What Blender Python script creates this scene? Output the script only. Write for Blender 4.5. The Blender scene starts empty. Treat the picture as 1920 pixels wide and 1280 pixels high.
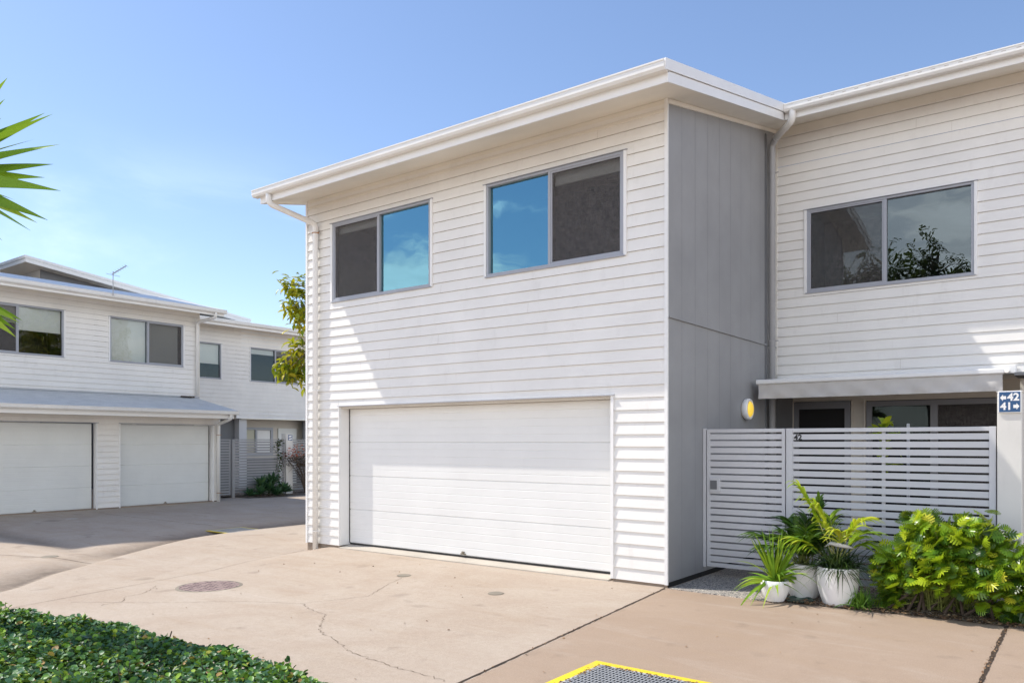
import bpy, math, random
import numpy as np
from mathutils import Vector, Matrix
R = math.radians
rng = np.random.default_rng(7)
random.seed(7)
scene = bpy.context.scene
col = scene.collection

# ------------------------------------------------------------------ camera
YAW = .6435
cam = bpy.data.cameras.new('camera')
cam.sensor_width = 36.0
cam.lens = 1466.4 / 1920 * 36
cam.shift_y = (828.1 - 640) / 1920
cam.clip_start = .05
cam.clip_end = 3000
camo = bpy.data.objects.new('camera', cam)
camo.location = (4.126, -8.605, 1.7454)
camo.rotation_euler = (R(90), 0, YAW)
col.objects.link(camo)
scene.camera = camo

# ------------------------------------------------------------------ light
SUN = Vector((-2.7, -1.0, 4.1)).normalized()
elev = math.asin(SUN.z)
sl = bpy.data.lights.new('sun', 'SUN')
sl.energy = 3.2
sl.angle = R(.5)
sl.color = (1.0, .945, .86)
so = bpy.data.objects.new('sun', sl)
so.rotation_euler = SUN.to_track_quat('Z', 'Y').to_euler()
so.location = (-30, -12, 50)
col.objects.link(so)

CLOUD = 15.0
world = bpy.data.worlds.new('World')
scene.world = world
world.use_nodes = True
wt = world.node_tree
wt.nodes.clear()
def wn(t, **k):
    n = wt.nodes.new(t)
    for a, b in k.items(): setattr(n, a, b)
    return n
wl = wt.links.new
sky = wn('ShaderNodeTexSky', sky_type='NISHITA')
sky.sun_disc = False
sky.sun_elevation = elev
sky.sun_rotation = math.atan2(SUN.x, SUN.y)
sky.altitude = 0
sky.air_density = 1.0
sky.dust_density = 0.4
sky.ozone_density = 3.2
tc = wn('ShaderNodeTexCoord')
sep = wn('ShaderNodeSeparateXYZ')
wl(tc.outputs['Generated'], sep.inputs[0])
def wm(op, a, b=None, clamp=False):
    n = wn('ShaderNodeMath', operation=op, use_clamp=clamp)
    for i, v in enumerate((a, b)):
        if v is None: continue
        if isinstance(v, (int, float)): n.inputs[i].default_value = v
        else: wl(v, n.inputs[i])
    return n.outputs[0]
def wramp(v, a, b, lo=0., hi=1.):
    n = wn('ShaderNodeMapRange', interpolation_type='SMOOTHSTEP')
    wl(v, n.inputs[0])
    for i, q in zip((1, 2, 3, 4), (a, b, lo, hi)): n.inputs[i].default_value = q
    return n.outputs[0]
mp = wn('ShaderNodeMapping')
mp.inputs['Scale'].default_value = (2.6, 2.6, 8.0)
wl(tc.outputs['Generated'], mp.inputs[0])
nz = wn('ShaderNodeTexNoise')
nz.inputs['Scale'].default_value = 1.25
nz.inputs['Detail'].default_value = 7
nz.inputs['Roughness'].default_value = .58
nz.inputs['Distortion'].default_value = .35
wl(mp.outputs[0], nz.inputs['Vector'])
dirx, diry, dirz = sep.outputs[0], sep.outputs[1], sep.outputs[2]
# cloud out of view: south from window reflections, bright low east added as fill
east = wramp(wm('ADD', wm('MULTIPLY', dirx, .8), wm('MULTIPLY', diry, -.6)), .12, .42)
south = wramp(diry, .1, -.45)
rag = wm('MULTIPLY', wm('SUBTRACT', nz.outputs[0], .5), .42)
bank = wm('MULTIPLY', wramp(wm('SUBTRACT', dirz, rag), .282, .232), south)                  # ragged cumulus bank low in the south
grey = wm('MULTIPLY', wm('MULTIPLY', wramp(dirx, -.48, -.30), south), wramp(wm('SUBTRACT', dirz, rag), .42, .28))
eastfill = wm('MULTIPLY', east, wramp(dirz, .66, .42))
cover = wm('MULTIPLY', eastfill, .17)
thr = wm('ADD', nz.outputs[0], cover)
heavy = wm('MULTIPLY', wramp(thr, .555, .67), eastfill, True)
heavy = wm('MAXIMUM', heavy, wm('MAXIMUM', wm('MULTIPLY', bank, .9), wm('MULTIPLY', grey, .75)), True)
wisp = wm('MULTIPLY', wm('MULTIPLY', wramp(nz.outputs[0], .46, .72), .09), wm('MULTIPLY', wramp(dirz, .36, .22), wramp(dirz, .05, .16)))
cl = wm('MAXIMUM', heavy, wisp, True)
shade = wramp(nz.outputs[0], .35, .75, CLOUD * .55, CLOUD)
ccol = wn('ShaderNodeCombineXYZ')
wl(wm('MULTIPLY', shade, .97), ccol.inputs[0]); wl(shade, ccol.inputs[1]); wl(wm('MULTIPLY', shade, 1.04), ccol.inputs[2])
mixc = wn('ShaderNodeMixRGB')
wl(cl, mixc.inputs[0])
tint = wn('ShaderNodeMixRGB', blend_type='MULTIPLY'); tint.inputs[0].default_value = 1; tint.inputs[2].default_value = (1.03, .98, .985, 1)
wl(sky.outputs[0], tint.inputs[1]); wl(tint.outputs[0], mixc.inputs[1])
wl(ccol.outputs[0], mixc.inputs[2])
bg = wn('ShaderNodeBackground')
bg.inputs[1].default_value = .135
wl(mixc.outputs[0], bg.inputs[0])
wo = wn('ShaderNodeOutputWorld')
wl(bg.outputs[0], wo.inputs[0])

scene.view_settings.view_transform = 'Standard'
scene.view_settings.look = 'None'
scene.view_settings.gamma = 1
scene.view_settings.use_curve_mapping = False
scene.view_settings.exposure = .58
scene.cycles.max_bounces = 8
scene.cycles.transparent_max_bounces = 12

# ------------------------------------------------------------------ materials
def newmat(name):
    m = bpy.data.materials.new(name); m.use_nodes = True
    nt = m.node_tree; b = nt.nodes['Principled BSDF']
    return m, nt, b
def L(nt, a, b): nt.links.new(a, b)
def node(nt, t, **k):
    n = nt.nodes.new(t)
    for a, b in k.items(): setattr(n, a, b)
    return n
def mixcol(nt, fac, a, b, mode='MIX'):
    n = node(nt, 'ShaderNodeMixRGB', blend_type=mode)
    for i, v in enumerate((fac, a, b)):
        if isinstance(v, (int, float)): n.inputs[i].default_value = v
        elif isinstance(v, tuple): n.inputs[i].default_value = (*v[:3], 1)
        else: L(nt, v, n.inputs[i])
    return n.outputs[0]
def noise(nt, scale, detail=4, rough=.55, vec=None, dist=0.):
    n = node(nt, 'ShaderNodeTexNoise')
    n.inputs['Scale'].default_value = scale; n.inputs['Detail'].default_value = detail
    n.inputs['Roughness'].default_value = rough; n.inputs['Distortion'].default_value = dist
    if vec is not None: L(nt, vec, n.inputs['Vector'])
    return n.outputs[0]
def ramp(nt, v, a, b, lo=0., hi=1.):
    n = node(nt, 'ShaderNodeMapRange'); L(nt, v, n.inputs[0])
    for i, q in zip((1, 2, 3, 4), (a, b, lo, hi)): n.inputs[i].default_value = q
    return n.outputs[0]
def coords(nt):
    return node(nt, 'ShaderNodeNewGeometry').outputs['Position']
def scaled(nt, vec, s):
    m = node(nt, 'ShaderNodeMapping'); m.inputs['Scale'].default_value = s
    L(nt, vec, m.inputs[0]); return m.outputs[0]
def bump(nt, b, h, strength, dist):
    n = node(nt, 'ShaderNodeBump'); n.inputs['Strength'].default_value = strength
    n.inputs['Distance'].default_value = dist
    L(nt, h, n.inputs['Height']); L(nt, n.outputs[0], b.inputs['Normal'])

def paint(name, c, rough=.5, var=.05, dirt=.0, bmp=.0, dirtc=(.3, .27, .22)):
    m, nt, b = newmat(name)
    P = coords(nt)
    n1 = noise(nt, 1.3, 5, .6, P)
    d = tuple(x * (1 - 2.2 * var) for x in c); l = tuple(min(.9, x * (1 + var)) for x in c)
    o = mixcol(nt, ramp(nt, n1, .3, .7), d, l)
    if dirt:
        n2 = noise(nt, 5.5, 8, .7, scaled(nt, P, (1, 1, .35)))
        o = mixcol(nt, ramp(nt, n2, .56, .82, 0, dirt), o, dirtc)
    L(nt, o, b.inputs['Base Color'])
    b.inputs['Roughness'].default_value = rough
    if bmp: bump(nt, b, noise(nt, 60, 3, .6, P), bmp, .003)
    return m
M = {}
M['white'] = paint('white_paint', (.835, .815, .775), .45, .03, .2, .15)
M['trim'] = paint('white_trim', (.84, .835, .82), .35, .02, .10)
M['gutter'] = paint('gutter_steel', (.80, .79, .76), .3, .03, .22)
M['soffit'] = paint('soffit_sheet', (.82, .785, .71), .55, .03, .06)
M['door'] = paint('garage_door_steel', (.79, .79, .77), .38, .02, .05)
M['door2'] = paint('garage_door_grey_green', (.75, .765, .74), .45, .02, .05)
M['grey'] = paint('grey_cladding', (.30, .305, .315), .5, .045, .08, .1)
M['darkgrey'] = paint('dark_grey_cladding', (.16, .165, .175), .5, .05)
M['pipegrey'] = paint('grey_pipe', (.36, .36, .365), .4, .04)
M['alu'] = paint('aluminium_frame', (.37, .385, .43), .35, .03)
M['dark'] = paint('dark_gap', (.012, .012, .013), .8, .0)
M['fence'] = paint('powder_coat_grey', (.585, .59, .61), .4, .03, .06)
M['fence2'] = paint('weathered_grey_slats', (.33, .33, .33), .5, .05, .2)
M['render'] = paint('rendered_pillar', (.72, .70, .655), .6, .03, .12, .2)
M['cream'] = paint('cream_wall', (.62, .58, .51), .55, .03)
M['blind'] = paint('blind_fabric', (.85, .85, .83), .8, .03)
M['rust'] = paint('rusty_clip', (.42, .17, .04), .7, .1)
M['base'] = paint('slab_edge', (.33, .26, .2), .9, .15, .4, .3)
M['thresh'] = paint('threshold_concrete', (.50, .45, .38), .8, .08, .3, .3)
M['lipshade'] = paint('lip_shade_and_joint', (.55, .505, .445), .7, .08)  # shade under board laps put into the colour; joints and slots share it
M['canvas'] = paint('awning_canvas', (.60, .575, .545), .8, .05, .12)
M['pot'] = paint('glazed_pot', (.83, .83, .83), .22, .008, .02)
M['soil'] = paint('potting_soil', (.05, .038, .028), .95, .3)
M['tray'] = paint('green_tray', (.05, .085, .07), .5, .1)
M['yellow'] = paint('yellow_line_paint', (.80, .60, .015), .55, .06, .9, .3, (.42, .34, .2))
M['steel'] = paint('galvanised_steel', (.44, .45, .46), .4, .08, .2)
M['blue'] = paint('blue_sign', (.012, .075, .20), .35, .02)
M['black'] = paint('black_vinyl', (.012, .012, .014), .4, .0)
M['joint'] = paint('joint_debris', (.07, .045, .028), .95, .3)
M['crack'] = paint('crack_dark', (.19, .14, .10), .95, .25)
M['cap'] = paint('iron_cap', (.27, .235, .18), .8, .15, .3)
M['bark'] = paint('bark', (.16, .125, .095), .9, .25, .3, .6)
M['stem'] = paint('green_stem', (.22, .25, .06), .6, .2)
M['cane'] = paint('palm_cane', (.42, .40, .13), .5, .15)
M['twig'] = paint('dry_twig', (.11, .08, .06), .9, .2)
M['screenframe'] = paint('screen_door_frame', (.22, .225, .245), .4, .03)

# tinted window glass over dark rooms
def glass(name, tint, ior, rough=.0, tcol=(.62, .66, .66), wave=.006):
    m, nt, b = newmat(name)
    nt.nodes.remove(b)
    g = node(nt, 'ShaderNodeBsdfGlossy'); g.inputs['Color'].default_value = (*tint, 1); g.inputs['Roughness'].default_value = rough
    t = node(nt, 'ShaderNodeBsdfTransparent'); t.inputs['Color'].default_value = (*tcol, 1)
    if wave:
        bn = node(nt, 'ShaderNodeBump'); bn.inputs['Strength'].default_value = .5; bn.inputs['Distance'].default_value = wave
        L(nt, noise(nt, 1.4, 2, .5, coords(nt)), bn.inputs['Height']); L(nt, bn.outputs[0], g.inputs['Normal'])
    f = node(nt, 'ShaderNodeFresnel'); f.inputs['IOR'].default_value = ior
    mx = node(nt, 'ShaderNodeMixShader')
    L(nt, f.outputs[0], mx.inputs[0]); L(nt, t.outputs[0], mx.inputs[1]); L(nt, g.outputs[0], mx.inputs[2])
    L(nt, mx.outputs[0], nt.nodes['Material Output'].inputs[0])
    return m
M['glass'] = glass('tinted_glass', (.42, .84, .98), 3.8)
M['glass2'] = glass('grey_glass', (.62, .72, .76), 2.4)
M['glass3'] = glass('plain_glass', (.85, .9, .9), 1.7, tcol=(.9, .93, .93))
M['glassdark'] = glass('porch_glass', (.6, .7, .65), 1.4, tcol=(.92, .93, .92))

def screen_mat(name='fly_screen_mesh', alpha=.55):
    m, nt, b = newmat(name)
    P = coords(nt)
    n = noise(nt, 60, 2, .7, scaled(nt, P, (1, 1, .15)))
    n2 = noise(nt, 60, 2, .7, scaled(nt, P, (.15, .15, 1)))
    w = mixcol(nt, .5, n, n2)
    c = mixcol(nt, ramp(nt, w, .38, .62), (.05, .046, .046), (.17, .155, .15))
    L(nt, c, b.inputs['Base Color']); b.inputs['Roughness'].default_value = .7
    b.inputs['Alpha'].default_value = alpha
    return m
M['screen'] = screen_mat()
M['screenthin'] = screen_mat('thin_fly_screen_mesh', .36)

def concrete():
    m, nt, b = newmat('exposed_concrete')
    P = coords(nt)
    sp = node(nt, 'ShaderNodeSeparateXYZ'); L(nt, P, sp.inputs[0])
    def mth(op, a, c, cl=False):
        n = node(nt, 'ShaderNodeMath', operation=op, use_clamp=cl)
        for i, v in enumerate((a, c)):
            if isinstance(v, (int, float)): n.inputs[i].default_value = v
            else: L(nt, v, n.inputs[i])
        return n.outputs[0]
    # slab east of the expansion joint was poured in a browner mix
    side = mth('ADD', sp.outputs[0], mth('MULTIPLY', sp.outputs[1], .103))
    fac = ramp(nt, side, -.004, .004)
    fine = noise(nt, 240, 3, .7, P)
    mid = noise(nt, 16, 6, .62, P)
    grit = noise(nt, 85, 3, .75, P)
    big = noise(nt, .75, 5, .6, P, 1.2)
    streak = noise(nt, 1.6, 6, .6, scaled(nt, P, (.35, 1.5, 1)), .8)
    A = mixcol(nt, ramp(nt, big, .34, .66), (.43, .34, .262), (.485, .405, .325))
    B = mixcol(nt, ramp(nt, big, .34, .66), (.352, .252, .176), (.395, .292, .212))
    o = mixcol(nt, fac, A, B)
    o = mixcol(nt, ramp(nt, streak, .52, .74, 0, .34), o, (.36, .25, .15))
    o = mixcol(nt, ramp(nt, streak, .46, .26, 0, .3), o, (.56, .50, .43))
    spots = noise(nt, 2.7, 3, .5, P)
    o = mixcol(nt, ramp(nt, spots, .64, .78, 0, .5), o, (.17, .125, .09))
    o = mixcol(nt, ramp(nt, mid, .35, .68, 0, .25), o, (.30, .225, .165))
    o = mixcol(nt, ramp(nt, fine, .30, .46, .42, 0), o, (.17, .135, .105))
    o = mixcol(nt, ramp(nt, fine, .56, .74, 0, .32), o, (.56, .49, .40))
    o = mixcol(nt, ramp(nt, grit, .36, .50, .30, 0), o, (.20, .155, .115))
    o = mixcol(nt, ramp(nt, grit, .58, .70, 0, .28), o, (.60, .53, .45))
    drip = noise(nt, 1.15, 2, .4, P)
    o = mixcol(nt, ramp(nt, drip, .695, .78, 0, .5), o, (.15, .115, .09))
    # silt left along the dish drains
    at = node(nt, 'ShaderNodeAttribute', attribute_name='silt')
    sn = mth('MULTIPLY', at.outputs['Fac'], ramp(nt, noise(nt, 9, 6, .7, P), .25, .6, .55, 1.))
    o = mixcol(nt, sn, o, (.095, .068, .048))
    L(nt, o, b.inputs['Base Color'])
    b.inputs['Roughness'].default_value = .88
    hb = mixcol(nt, .5, fine, mid)
    bump(nt, b, hb, .35, .006)
    return m
M['concrete'] = concrete()

def aggregate(name, dark, light):
    m, nt, b = newmat(name)
    P = coords(nt)
    v = node(nt, 'ShaderNodeTexVoronoi'); v.inputs['Scale'].default_value = 75; L(nt, P, v.inputs['Vector'])
    s = node(nt, 'ShaderNodeSeparateColor'); L(nt, v.outputs['Color'], s.inputs[0])
    o = mixcol(nt, ramp(nt, s.outputs[0], .25, .75), dark, light)
    o = mixcol(nt, ramp(nt, s.outputs[1], .7, .9), o, (.62, .55, .45))
    L(nt, o, b.inputs['Base Color']); b.inputs['Roughness'].default_value = .8
    bump(nt, b, v.outputs['Distance'], .4, .006)
    return m
M['aggregate'] = aggregate('pebble_aggregate', (.10, .10, .105), (.42, .38, .33))
M['mulch'] = aggregate('bark_mulch', (.03, .02, .014), (.16, .09, .05))

def manhole_mat():
    m, nt, b = newmat('cast_iron_cover')
    P = coords(nt)
    br = node(nt, 'ShaderNodeTexVoronoi'); br.inputs['Scale'].default_value = 15; br.inputs['Randomness'].default_value = .12
    L(nt, scaled(nt, P, (1, 1, 0)), br.inputs['Vector'])
    dots = ramp(nt, br.outputs['Distance'], .30, .42)
    o = mixcol(nt, dots, (.34, .235, .215), (.085, .055, .05))
    o = mixcol(nt, ramp(nt, noise(nt, 12, 5, .6, P), .45, .7), o, (.36, .27, .235))
    L(nt, o, b.inputs['Base Color']); b.inputs['Roughness'].default_value = .7
    bump(nt, b, br.outputs['Distance'], .6, .004)
    return m
M['manhole'] = manhole_mat()

def leafmat(name, stops, rough=.4, trans=.3, tcol=(.35, .5, .05), spec=.5):
    m, nt, b = newmat(name)
    at = node(nt, 'ShaderNodeAttribute', attribute_name='rnd')
    cr = node(nt, 'ShaderNodeValToRGB')
    e = cr.color_ramp.elements
    e[0].position, e[0].color = stops[0][0], (*stops[0][1], 1)
    e[1].position, e[1].color = stops[-1][0], (*stops[-1][1], 1)
    for p, c in stops[1:-1]:
        q = e.new(p); q.color = (*c, 1)
    L(nt, at.outputs['Fac'], cr.inputs[0])
    L(nt, cr.outputs[0], b.inputs['Base Color'])
    b.inputs['Roughness'].default_value = rough
    b.inputs['Specular IOR Level'].default_value = spec
    tr = node(nt, 'ShaderNodeBsdfTranslucent')
    L(nt, mixcol(nt, 1., cr.outputs[0], tcol, 'ADD') if False else mixcol(nt, .6, cr.outputs[0], tcol), tr.inputs['Color'])
    mx = node(nt, 'ShaderNodeMixShader'); mx.inputs[0].default_value = trans
    L(nt, b.outputs[0], mx.inputs[1]); L(nt, tr.outputs[0], mx.inputs[2])
    L(nt, mx.outputs[0], nt.nodes['Material Output'].inputs[0])
    return m
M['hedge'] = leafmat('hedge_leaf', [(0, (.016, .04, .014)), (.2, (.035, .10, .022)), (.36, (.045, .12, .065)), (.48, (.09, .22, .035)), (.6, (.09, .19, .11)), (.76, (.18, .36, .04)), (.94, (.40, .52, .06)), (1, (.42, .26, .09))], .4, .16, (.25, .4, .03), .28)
M['xanadu'] = leafmat('philodendron_leaf', [(0, (.02, .06, .012)), (.25, (.08, .19, .015)), (.5, (.26, .42, .02)), (.8, (.52, .62, .03)), (1, (.7, .66, .06))], .3, .32, (.6, .7, .02))
M['yucca'] = leafmat('yucca_leaf', [(0, (.06, .15, .02)), (.5, (.18, .34, .03)), (1, (.45, .55, .05))], .5, .3, (.4, .6, .03), .25)
M['palmdark'] = leafmat('dark_palm_leaf', [(0, (.025, .065, .014)), (.6, (.08, .18, .022)), (1, (.25, .38, .035))], .35, .2, (.2, .35, .02))
M['palmgold'] = leafmat('golden_palm_leaf', [(0, (.09, .22, .015)), (.5, (.32, .5, .025)), (1, (.75, .72, .07))], .35, .4, (.5, .6, .03))
M['grass'] = leafmat('mondo_grass', [(0, (.012, .028, .01)), (.6, (.03, .07, .018)), (1, (.09, .17, .03))], .4, .15, (.2, .3, .03))
M['lirio'] = leafmat('liriope_grass', [(0, (.05, .14, .015)), (1, (.2, .38, .04))], .4, .25, (.3, .5, .03))
M['treeleaf'] = leafmat('tree_leaf', [(0, (.03, .075, .012)), (.4, (.11, .22, .02)), (.65, (.32, .38, .025)), (1, (.72, .52, .03))], .33, .38, (.7, .65, .02))
M['treedark'] = leafmat('dark_tree_leaf', [(0, (.015, .035, .012)), (.7, (.05, .09, .025)), (1, (.13, .17, .04))], .4, .25, (.3, .4, .04))
M['agave'] = leafmat('agave_leaf', [(0, (.03, .075, .035)), (.6, (.05, .13, .06)), (1, (.12, .2, .07))], .45, .1, (.2, .35, .05))
M['redleaf'] = leafmat('red_new_leaf', [(0, (.03, .04, .015)), (.5, (.09, .05, .025)), (1, (.38, .07, .025))], .45, .25, (.4, .1, .03))
M['cordy'] = leafmat('variegated_leaf', [(0, (.10, .22, .02)), (.5, (.26, .36, .02)), (1, (.5, .5, .03))], .35, .4, (.5, .55, .03))
M['litter'] = leafmat('dry_litter', [(0, (.06, .035, .02)), (.5, (.2, .11, .055)), (1, (.45, .3, .17))], .8, .1, (.3, .2, .1))

def lampmat():
    m, nt, b = newmat('lit_diffuser')
    b.inputs['Base Color'].default_value = (.75, .55, .08, 1)
    b.inputs['Emission Color'].default_value = (1., .62, .06, 1)
    b.inputs['Emission Strength'].default_value = .42
    b.inputs['Roughness'].default_value = .4
    return m
M['lamp'] = lampmat()

def corrugated():
    m, nt, b = newmat('corrugated_steel')
    P = coords(nt)
    n = noise(nt, 3, 6, .65, P)
    L(nt, mixcol(nt, ramp(nt, n, .35, .7), (.50, .53, .55), (.62, .645, .66)), b.inputs['Base Color'])
    b.inputs['Roughness'].default_value = .42; b.inputs['Metallic'].default_value = .0
    return m
M['roof'] = corrugated()

# ------------------------------------------------------------------ helpers
def wloc(o):
    v = Vector((0, 0, 0))
    while o is not None:
        v += Vector(o.location); o = o.parent
    return v
def tag(o, label=None, cat=None, group=None, kind=None):
    if label: o['label'] = label
    if cat: o['category'] = cat
    if group: o['group'] = group
    if kind: o['kind'] = kind
    return o
def thing(name, loc, label, cat, group=None):
    o = bpy.data.objects.new(name, None)
    o.empty_display_size = .1
    o.location = loc
    col.objects.link(o)
    return tag(o, label, cat, group)
IDENT = lambda u, d, z: (u, d, z)
class MB:
    def __init__(s, T=IDENT): s.v = []; s.f = []; s.mi = []; s.T = T; s.m = 0
    def poly(s, pts):
        i = len(s.v); s.v += [s.T(*p) for p in pts]; s.f.append(tuple(range(i, i + len(pts)))); s.mi.append(s.m)
    def mesh(s, vs, fs):
        i = len(s.v); s.v += [s.T(*p) for p in vs]
        for f in fs: s.f.append(tuple(a + i for a in f)); s.mi.append(s.m)
    def box(s, u0, u1, d0, d1, z0, z1):
        vs = [(u0, d0, z0), (u1, d0, z0), (u1, d1, z0), (u0, d1, z0), (u0, d0, z1), (u1, d0, z1), (u1, d1, z1), (u0, d1, z1)]
        s.mesh(vs, [(0, 3, 2, 1), (4, 5, 6, 7), (0, 1, 5, 4), (1, 2, 6, 5), (2, 3, 7, 6), (3, 0, 4, 7)])
    def hexa(s, vs):
        s.mesh(vs, [(0, 3, 2, 1), (4, 5, 6, 7), (0, 1, 5, 4), (1, 2, 6, 5), (2, 3, 7, 6), (3, 0, 4, 7)])
    def prism(s, prof, a, b):
        """profile [(d,z)] extruded along u from a to b"""
        n = len(prof)
        vs = [(a, d, z) for d, z in prof] + [(b, d, z) for d, z in prof]
        fs = [tuple(range(n))[::-1], tuple(range(n, 2 * n))] + [(i, (i + 1) % n, n + (i + 1) % n, n + i) for i in range(n)]
        s.mesh(vs, fs)
    def strip(s, prof, a, b):
        n = len(prof)
        vs = [(a, d, z) for d, z in prof] + [(b, d, z) for d, z in prof]
        s.mesh(vs, [(i, i + 1, n + i + 1, n + i) for i in range(n - 1)])
    def tube(s, pts, r, n=10, cap=True):
        pts = [Vector(p) for p in pts]
        rs = r if isinstance(r, (list, tuple)) else [r] * len(pts)
        rings = []; prev = None
        for i, p in enumerate(pts):
            t = (pts[min(i + 1, len(pts) - 1)] - pts[max(i - 1, 0)]).normalized()
            a = prev if prev is not None else (Vector((0, 0, 1)) if abs(t.z) < .9 else Vector((1, 0, 0)))
            x = (a - t * a.dot(t)).normalized(); y = t.cross(x); prev = x
            rings.append([tuple(p + (x * math.cos(k * 2 * math.pi / n) + y * math.sin(k * 2 * math.pi / n)) * rs[i]) for k in range(n)])
        vs = sum(rings, []); fs = []
        for i in range(len(pts) - 1):
            for k in range(n): fs.append((i * n + k, i * n + (k + 1) % n, (i + 1) * n + (k + 1) % n, (i + 1) * n + k))
        if cap: fs += [tuple(range(n))[::-1], tuple(range((len(pts) - 1) * n, len(pts) * n))]
        s.mesh(vs, fs)
    def lathe(s, prof, c, n=32):
        """profile [(r,z)] about vertical axis at c"""
        vs = [(c[0] + r * math.cos(k * 2 * math.pi / n), c[1] + r * math.sin(k * 2 * math.pi / n), c[2] + z) for r, z in prof for k in range(n)]
        fs = [(i * n + k, i * n + (k + 1) % n, (i + 1) * n + (k + 1) % n, (i + 1) * n + k) for i in range(len(prof) - 1) for k in range(n)]
        s.mesh(vs, fs)
    PATTERN = {'slats', 'bars', 'elements', 'front_wall', 'garage_wall', 'upper_wall', 'wing_wall', 'end_wall', 'porch_wall', 'side_wall', 'back_wall', 'eaves_lining', 'upper_eaves_lining',
               'branches', 'stalks', 'stems', 'trunk', 'spreader', 'dark_room', 'garage_door', 'lock', 'gutter', 'screen_door', 'sliding_door', 'garden_bed', 'rim', 'roof'}
    def groups(s, tol=.03):
        """loose pieces of this mesh, those that touch counted as one"""
        par = list(range(len(s.f)))
        def find(i):
            while par[i] != i: par[i] = par[par[i]]; i = par[i]
            return i
        seen = {}
        for i, f in enumerate(s.f):
            for v in f:
                if v in seen: par[find(i)] = find(seen[v])
                else: seen[v] = i
        comp = {}
        for i in range(len(s.f)): comp.setdefault(find(i), []).append(i)
        comp = list(comp.values())
        if len(comp) > 40: return [list(range(len(s.f)))]
        bb = []
        for c in comp:
            P = np.array([s.v[v] for i in c for v in s.f[i]]); bb.append((P.min(0) - tol / 2, P.max(0) + tol / 2))
        g = list(range(len(comp)))
        def fd(i):
            while g[i] != i: i = g[i]
            return i
        for i in range(len(comp)):
            for j in range(i):
                if np.all(bb[i][0] <= bb[j][1]) and np.all(bb[j][0] <= bb[i][1]): g[fd(i)] = fd(j)
        out = {}
        for i, c in enumerate(comp): out.setdefault(fd(i), []).extend(c)
        return list(out.values())
    def build(s, name, mats, parent=None, smooth=False, bevel=0, loc=None):
        if not isinstance(mats, (list, tuple)): mats = [mats]
        if parent is not None and name not in s.PATTERN:
            gs = s.groups()
            if len(gs) > 1:
                first = None
                for c in gs:
                    q = MB(); ren = {}
                    for i in c:
                        f = []
                        for v in s.f[i]:
                            if v not in ren: ren[v] = len(q.v); q.v.append(s.v[v])
                            f.append(ren[v])
                        q.f.append(tuple(f)); q.mi.append(s.mi[i])
                    o = q._make(name, mats, parent, smooth, bevel, loc); first = first or o
                return first
        return s._make(name, mats, parent, smooth, bevel, loc)
    def _make(s, name, mats, parent, smooth, bevel, loc):
        me = bpy.data.meshes.new(name)
        off = wloc(parent)
        if parent is None and loc is not None: off = Vector(loc)
        me.from_pydata([(a - off.x, b - off.y, c - off.z) for a, b, c in s.v], [], s.f)
        for m in mats: me.materials.append(m)
        if len(mats) > 1: me.polygons.foreach_set('material_index', s.mi)
        if smooth: me.polygons.foreach_set('use_smooth', [True] * len(me.polygons))
        me.update()
        o = bpy.data.objects.new(name, me)
        if parent is not None: o.parent = parent
        elif loc is not None: o.location = loc
        col.objects.link(o)
        if bevel:
            b = o.modifiers.new('bevel', 'BEVEL'); b.width = bevel; b.segments = 2; b.limit_method = 'ANGLE'
        return o

def boards(mb, u0, u1, z0, z1, holes=(), cover=.15, lip=.016, zstart=None, joints=True):
    """lapped weatherboards on plane d=0 between u0..u1, z0..z1 with holes (u0,u1,z0,z1)"""
    zs = z0 if zstart is None else zstart
    n = int(math.ceil((z1 - zs) / cover))
    for i in range(n):
        za = zs + i * cover; zb = min(za + cover, z1)
        if zb <= z0 + 1e-4: continue
        za2 = max(za, z0)
        br = sorted({za2, zb, *[z for h in holes for z in h[2:] if za2 < z < zb]})
        for a, b in zip(br[:-1], br[1:]):
            if b - a < 1e-4: continue
            mid = (a + b) / 2
            hs = sorted([(h[0], h[1]) for h in holes if h[2] <= mid <= h[3]])
            segs = []; x = u0
            for p, q in hs:
                if p > x: segs.append((x, p))
                x = max(x, q)
            if x < u1: segs.append((x, u1))
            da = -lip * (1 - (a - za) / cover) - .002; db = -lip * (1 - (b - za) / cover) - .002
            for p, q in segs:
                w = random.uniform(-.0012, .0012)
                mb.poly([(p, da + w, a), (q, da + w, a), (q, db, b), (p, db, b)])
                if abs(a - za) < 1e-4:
                    mb.m = 2; mb.poly([(p, da + w, a), (p, .0, a + .003), (q, .0, a + .003), (q, da + w, a)]); mb.m = 0  # darker underside paints in the shade line under each board
                if joints and q - p > 1.5 and random.random() < .45:      # butt joint between two boards
                    j = random.uniform(p + .4, q - .4)
                    mb.m = 2
                    mb.poly([(j, da + w - .0015, a + .004), (j + .003, da + w - .0015, a + .004), (j + .003, db - .0015, b - .012), (j, db - .0015, b - .012)])
                    mb.m = 0

def gutter(name, T, parent, u0, u1, d, z, slots=0, h=.115, w=.12, mat='gutter'):
    mb = MB(T)
    mb.prism([(d, z), (d - .009, z - .004), (d - .009, z - .02), (d, z - .026), (d, z - h * .72), (d + .02, z - h), (d + w, z - h), (d + w, z - .012), (d + .012, z - .012)], u0, u1)
    if slots:
        mb.m = 1
        k = u0 + .35
        while k < u1 - .05:
            mb.box(k, k + .05, d - .0015, d + .004, z - .052, z - .043); k += slots
    return mb.build(name, [M[mat], M['lipshade']], parent)

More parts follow.
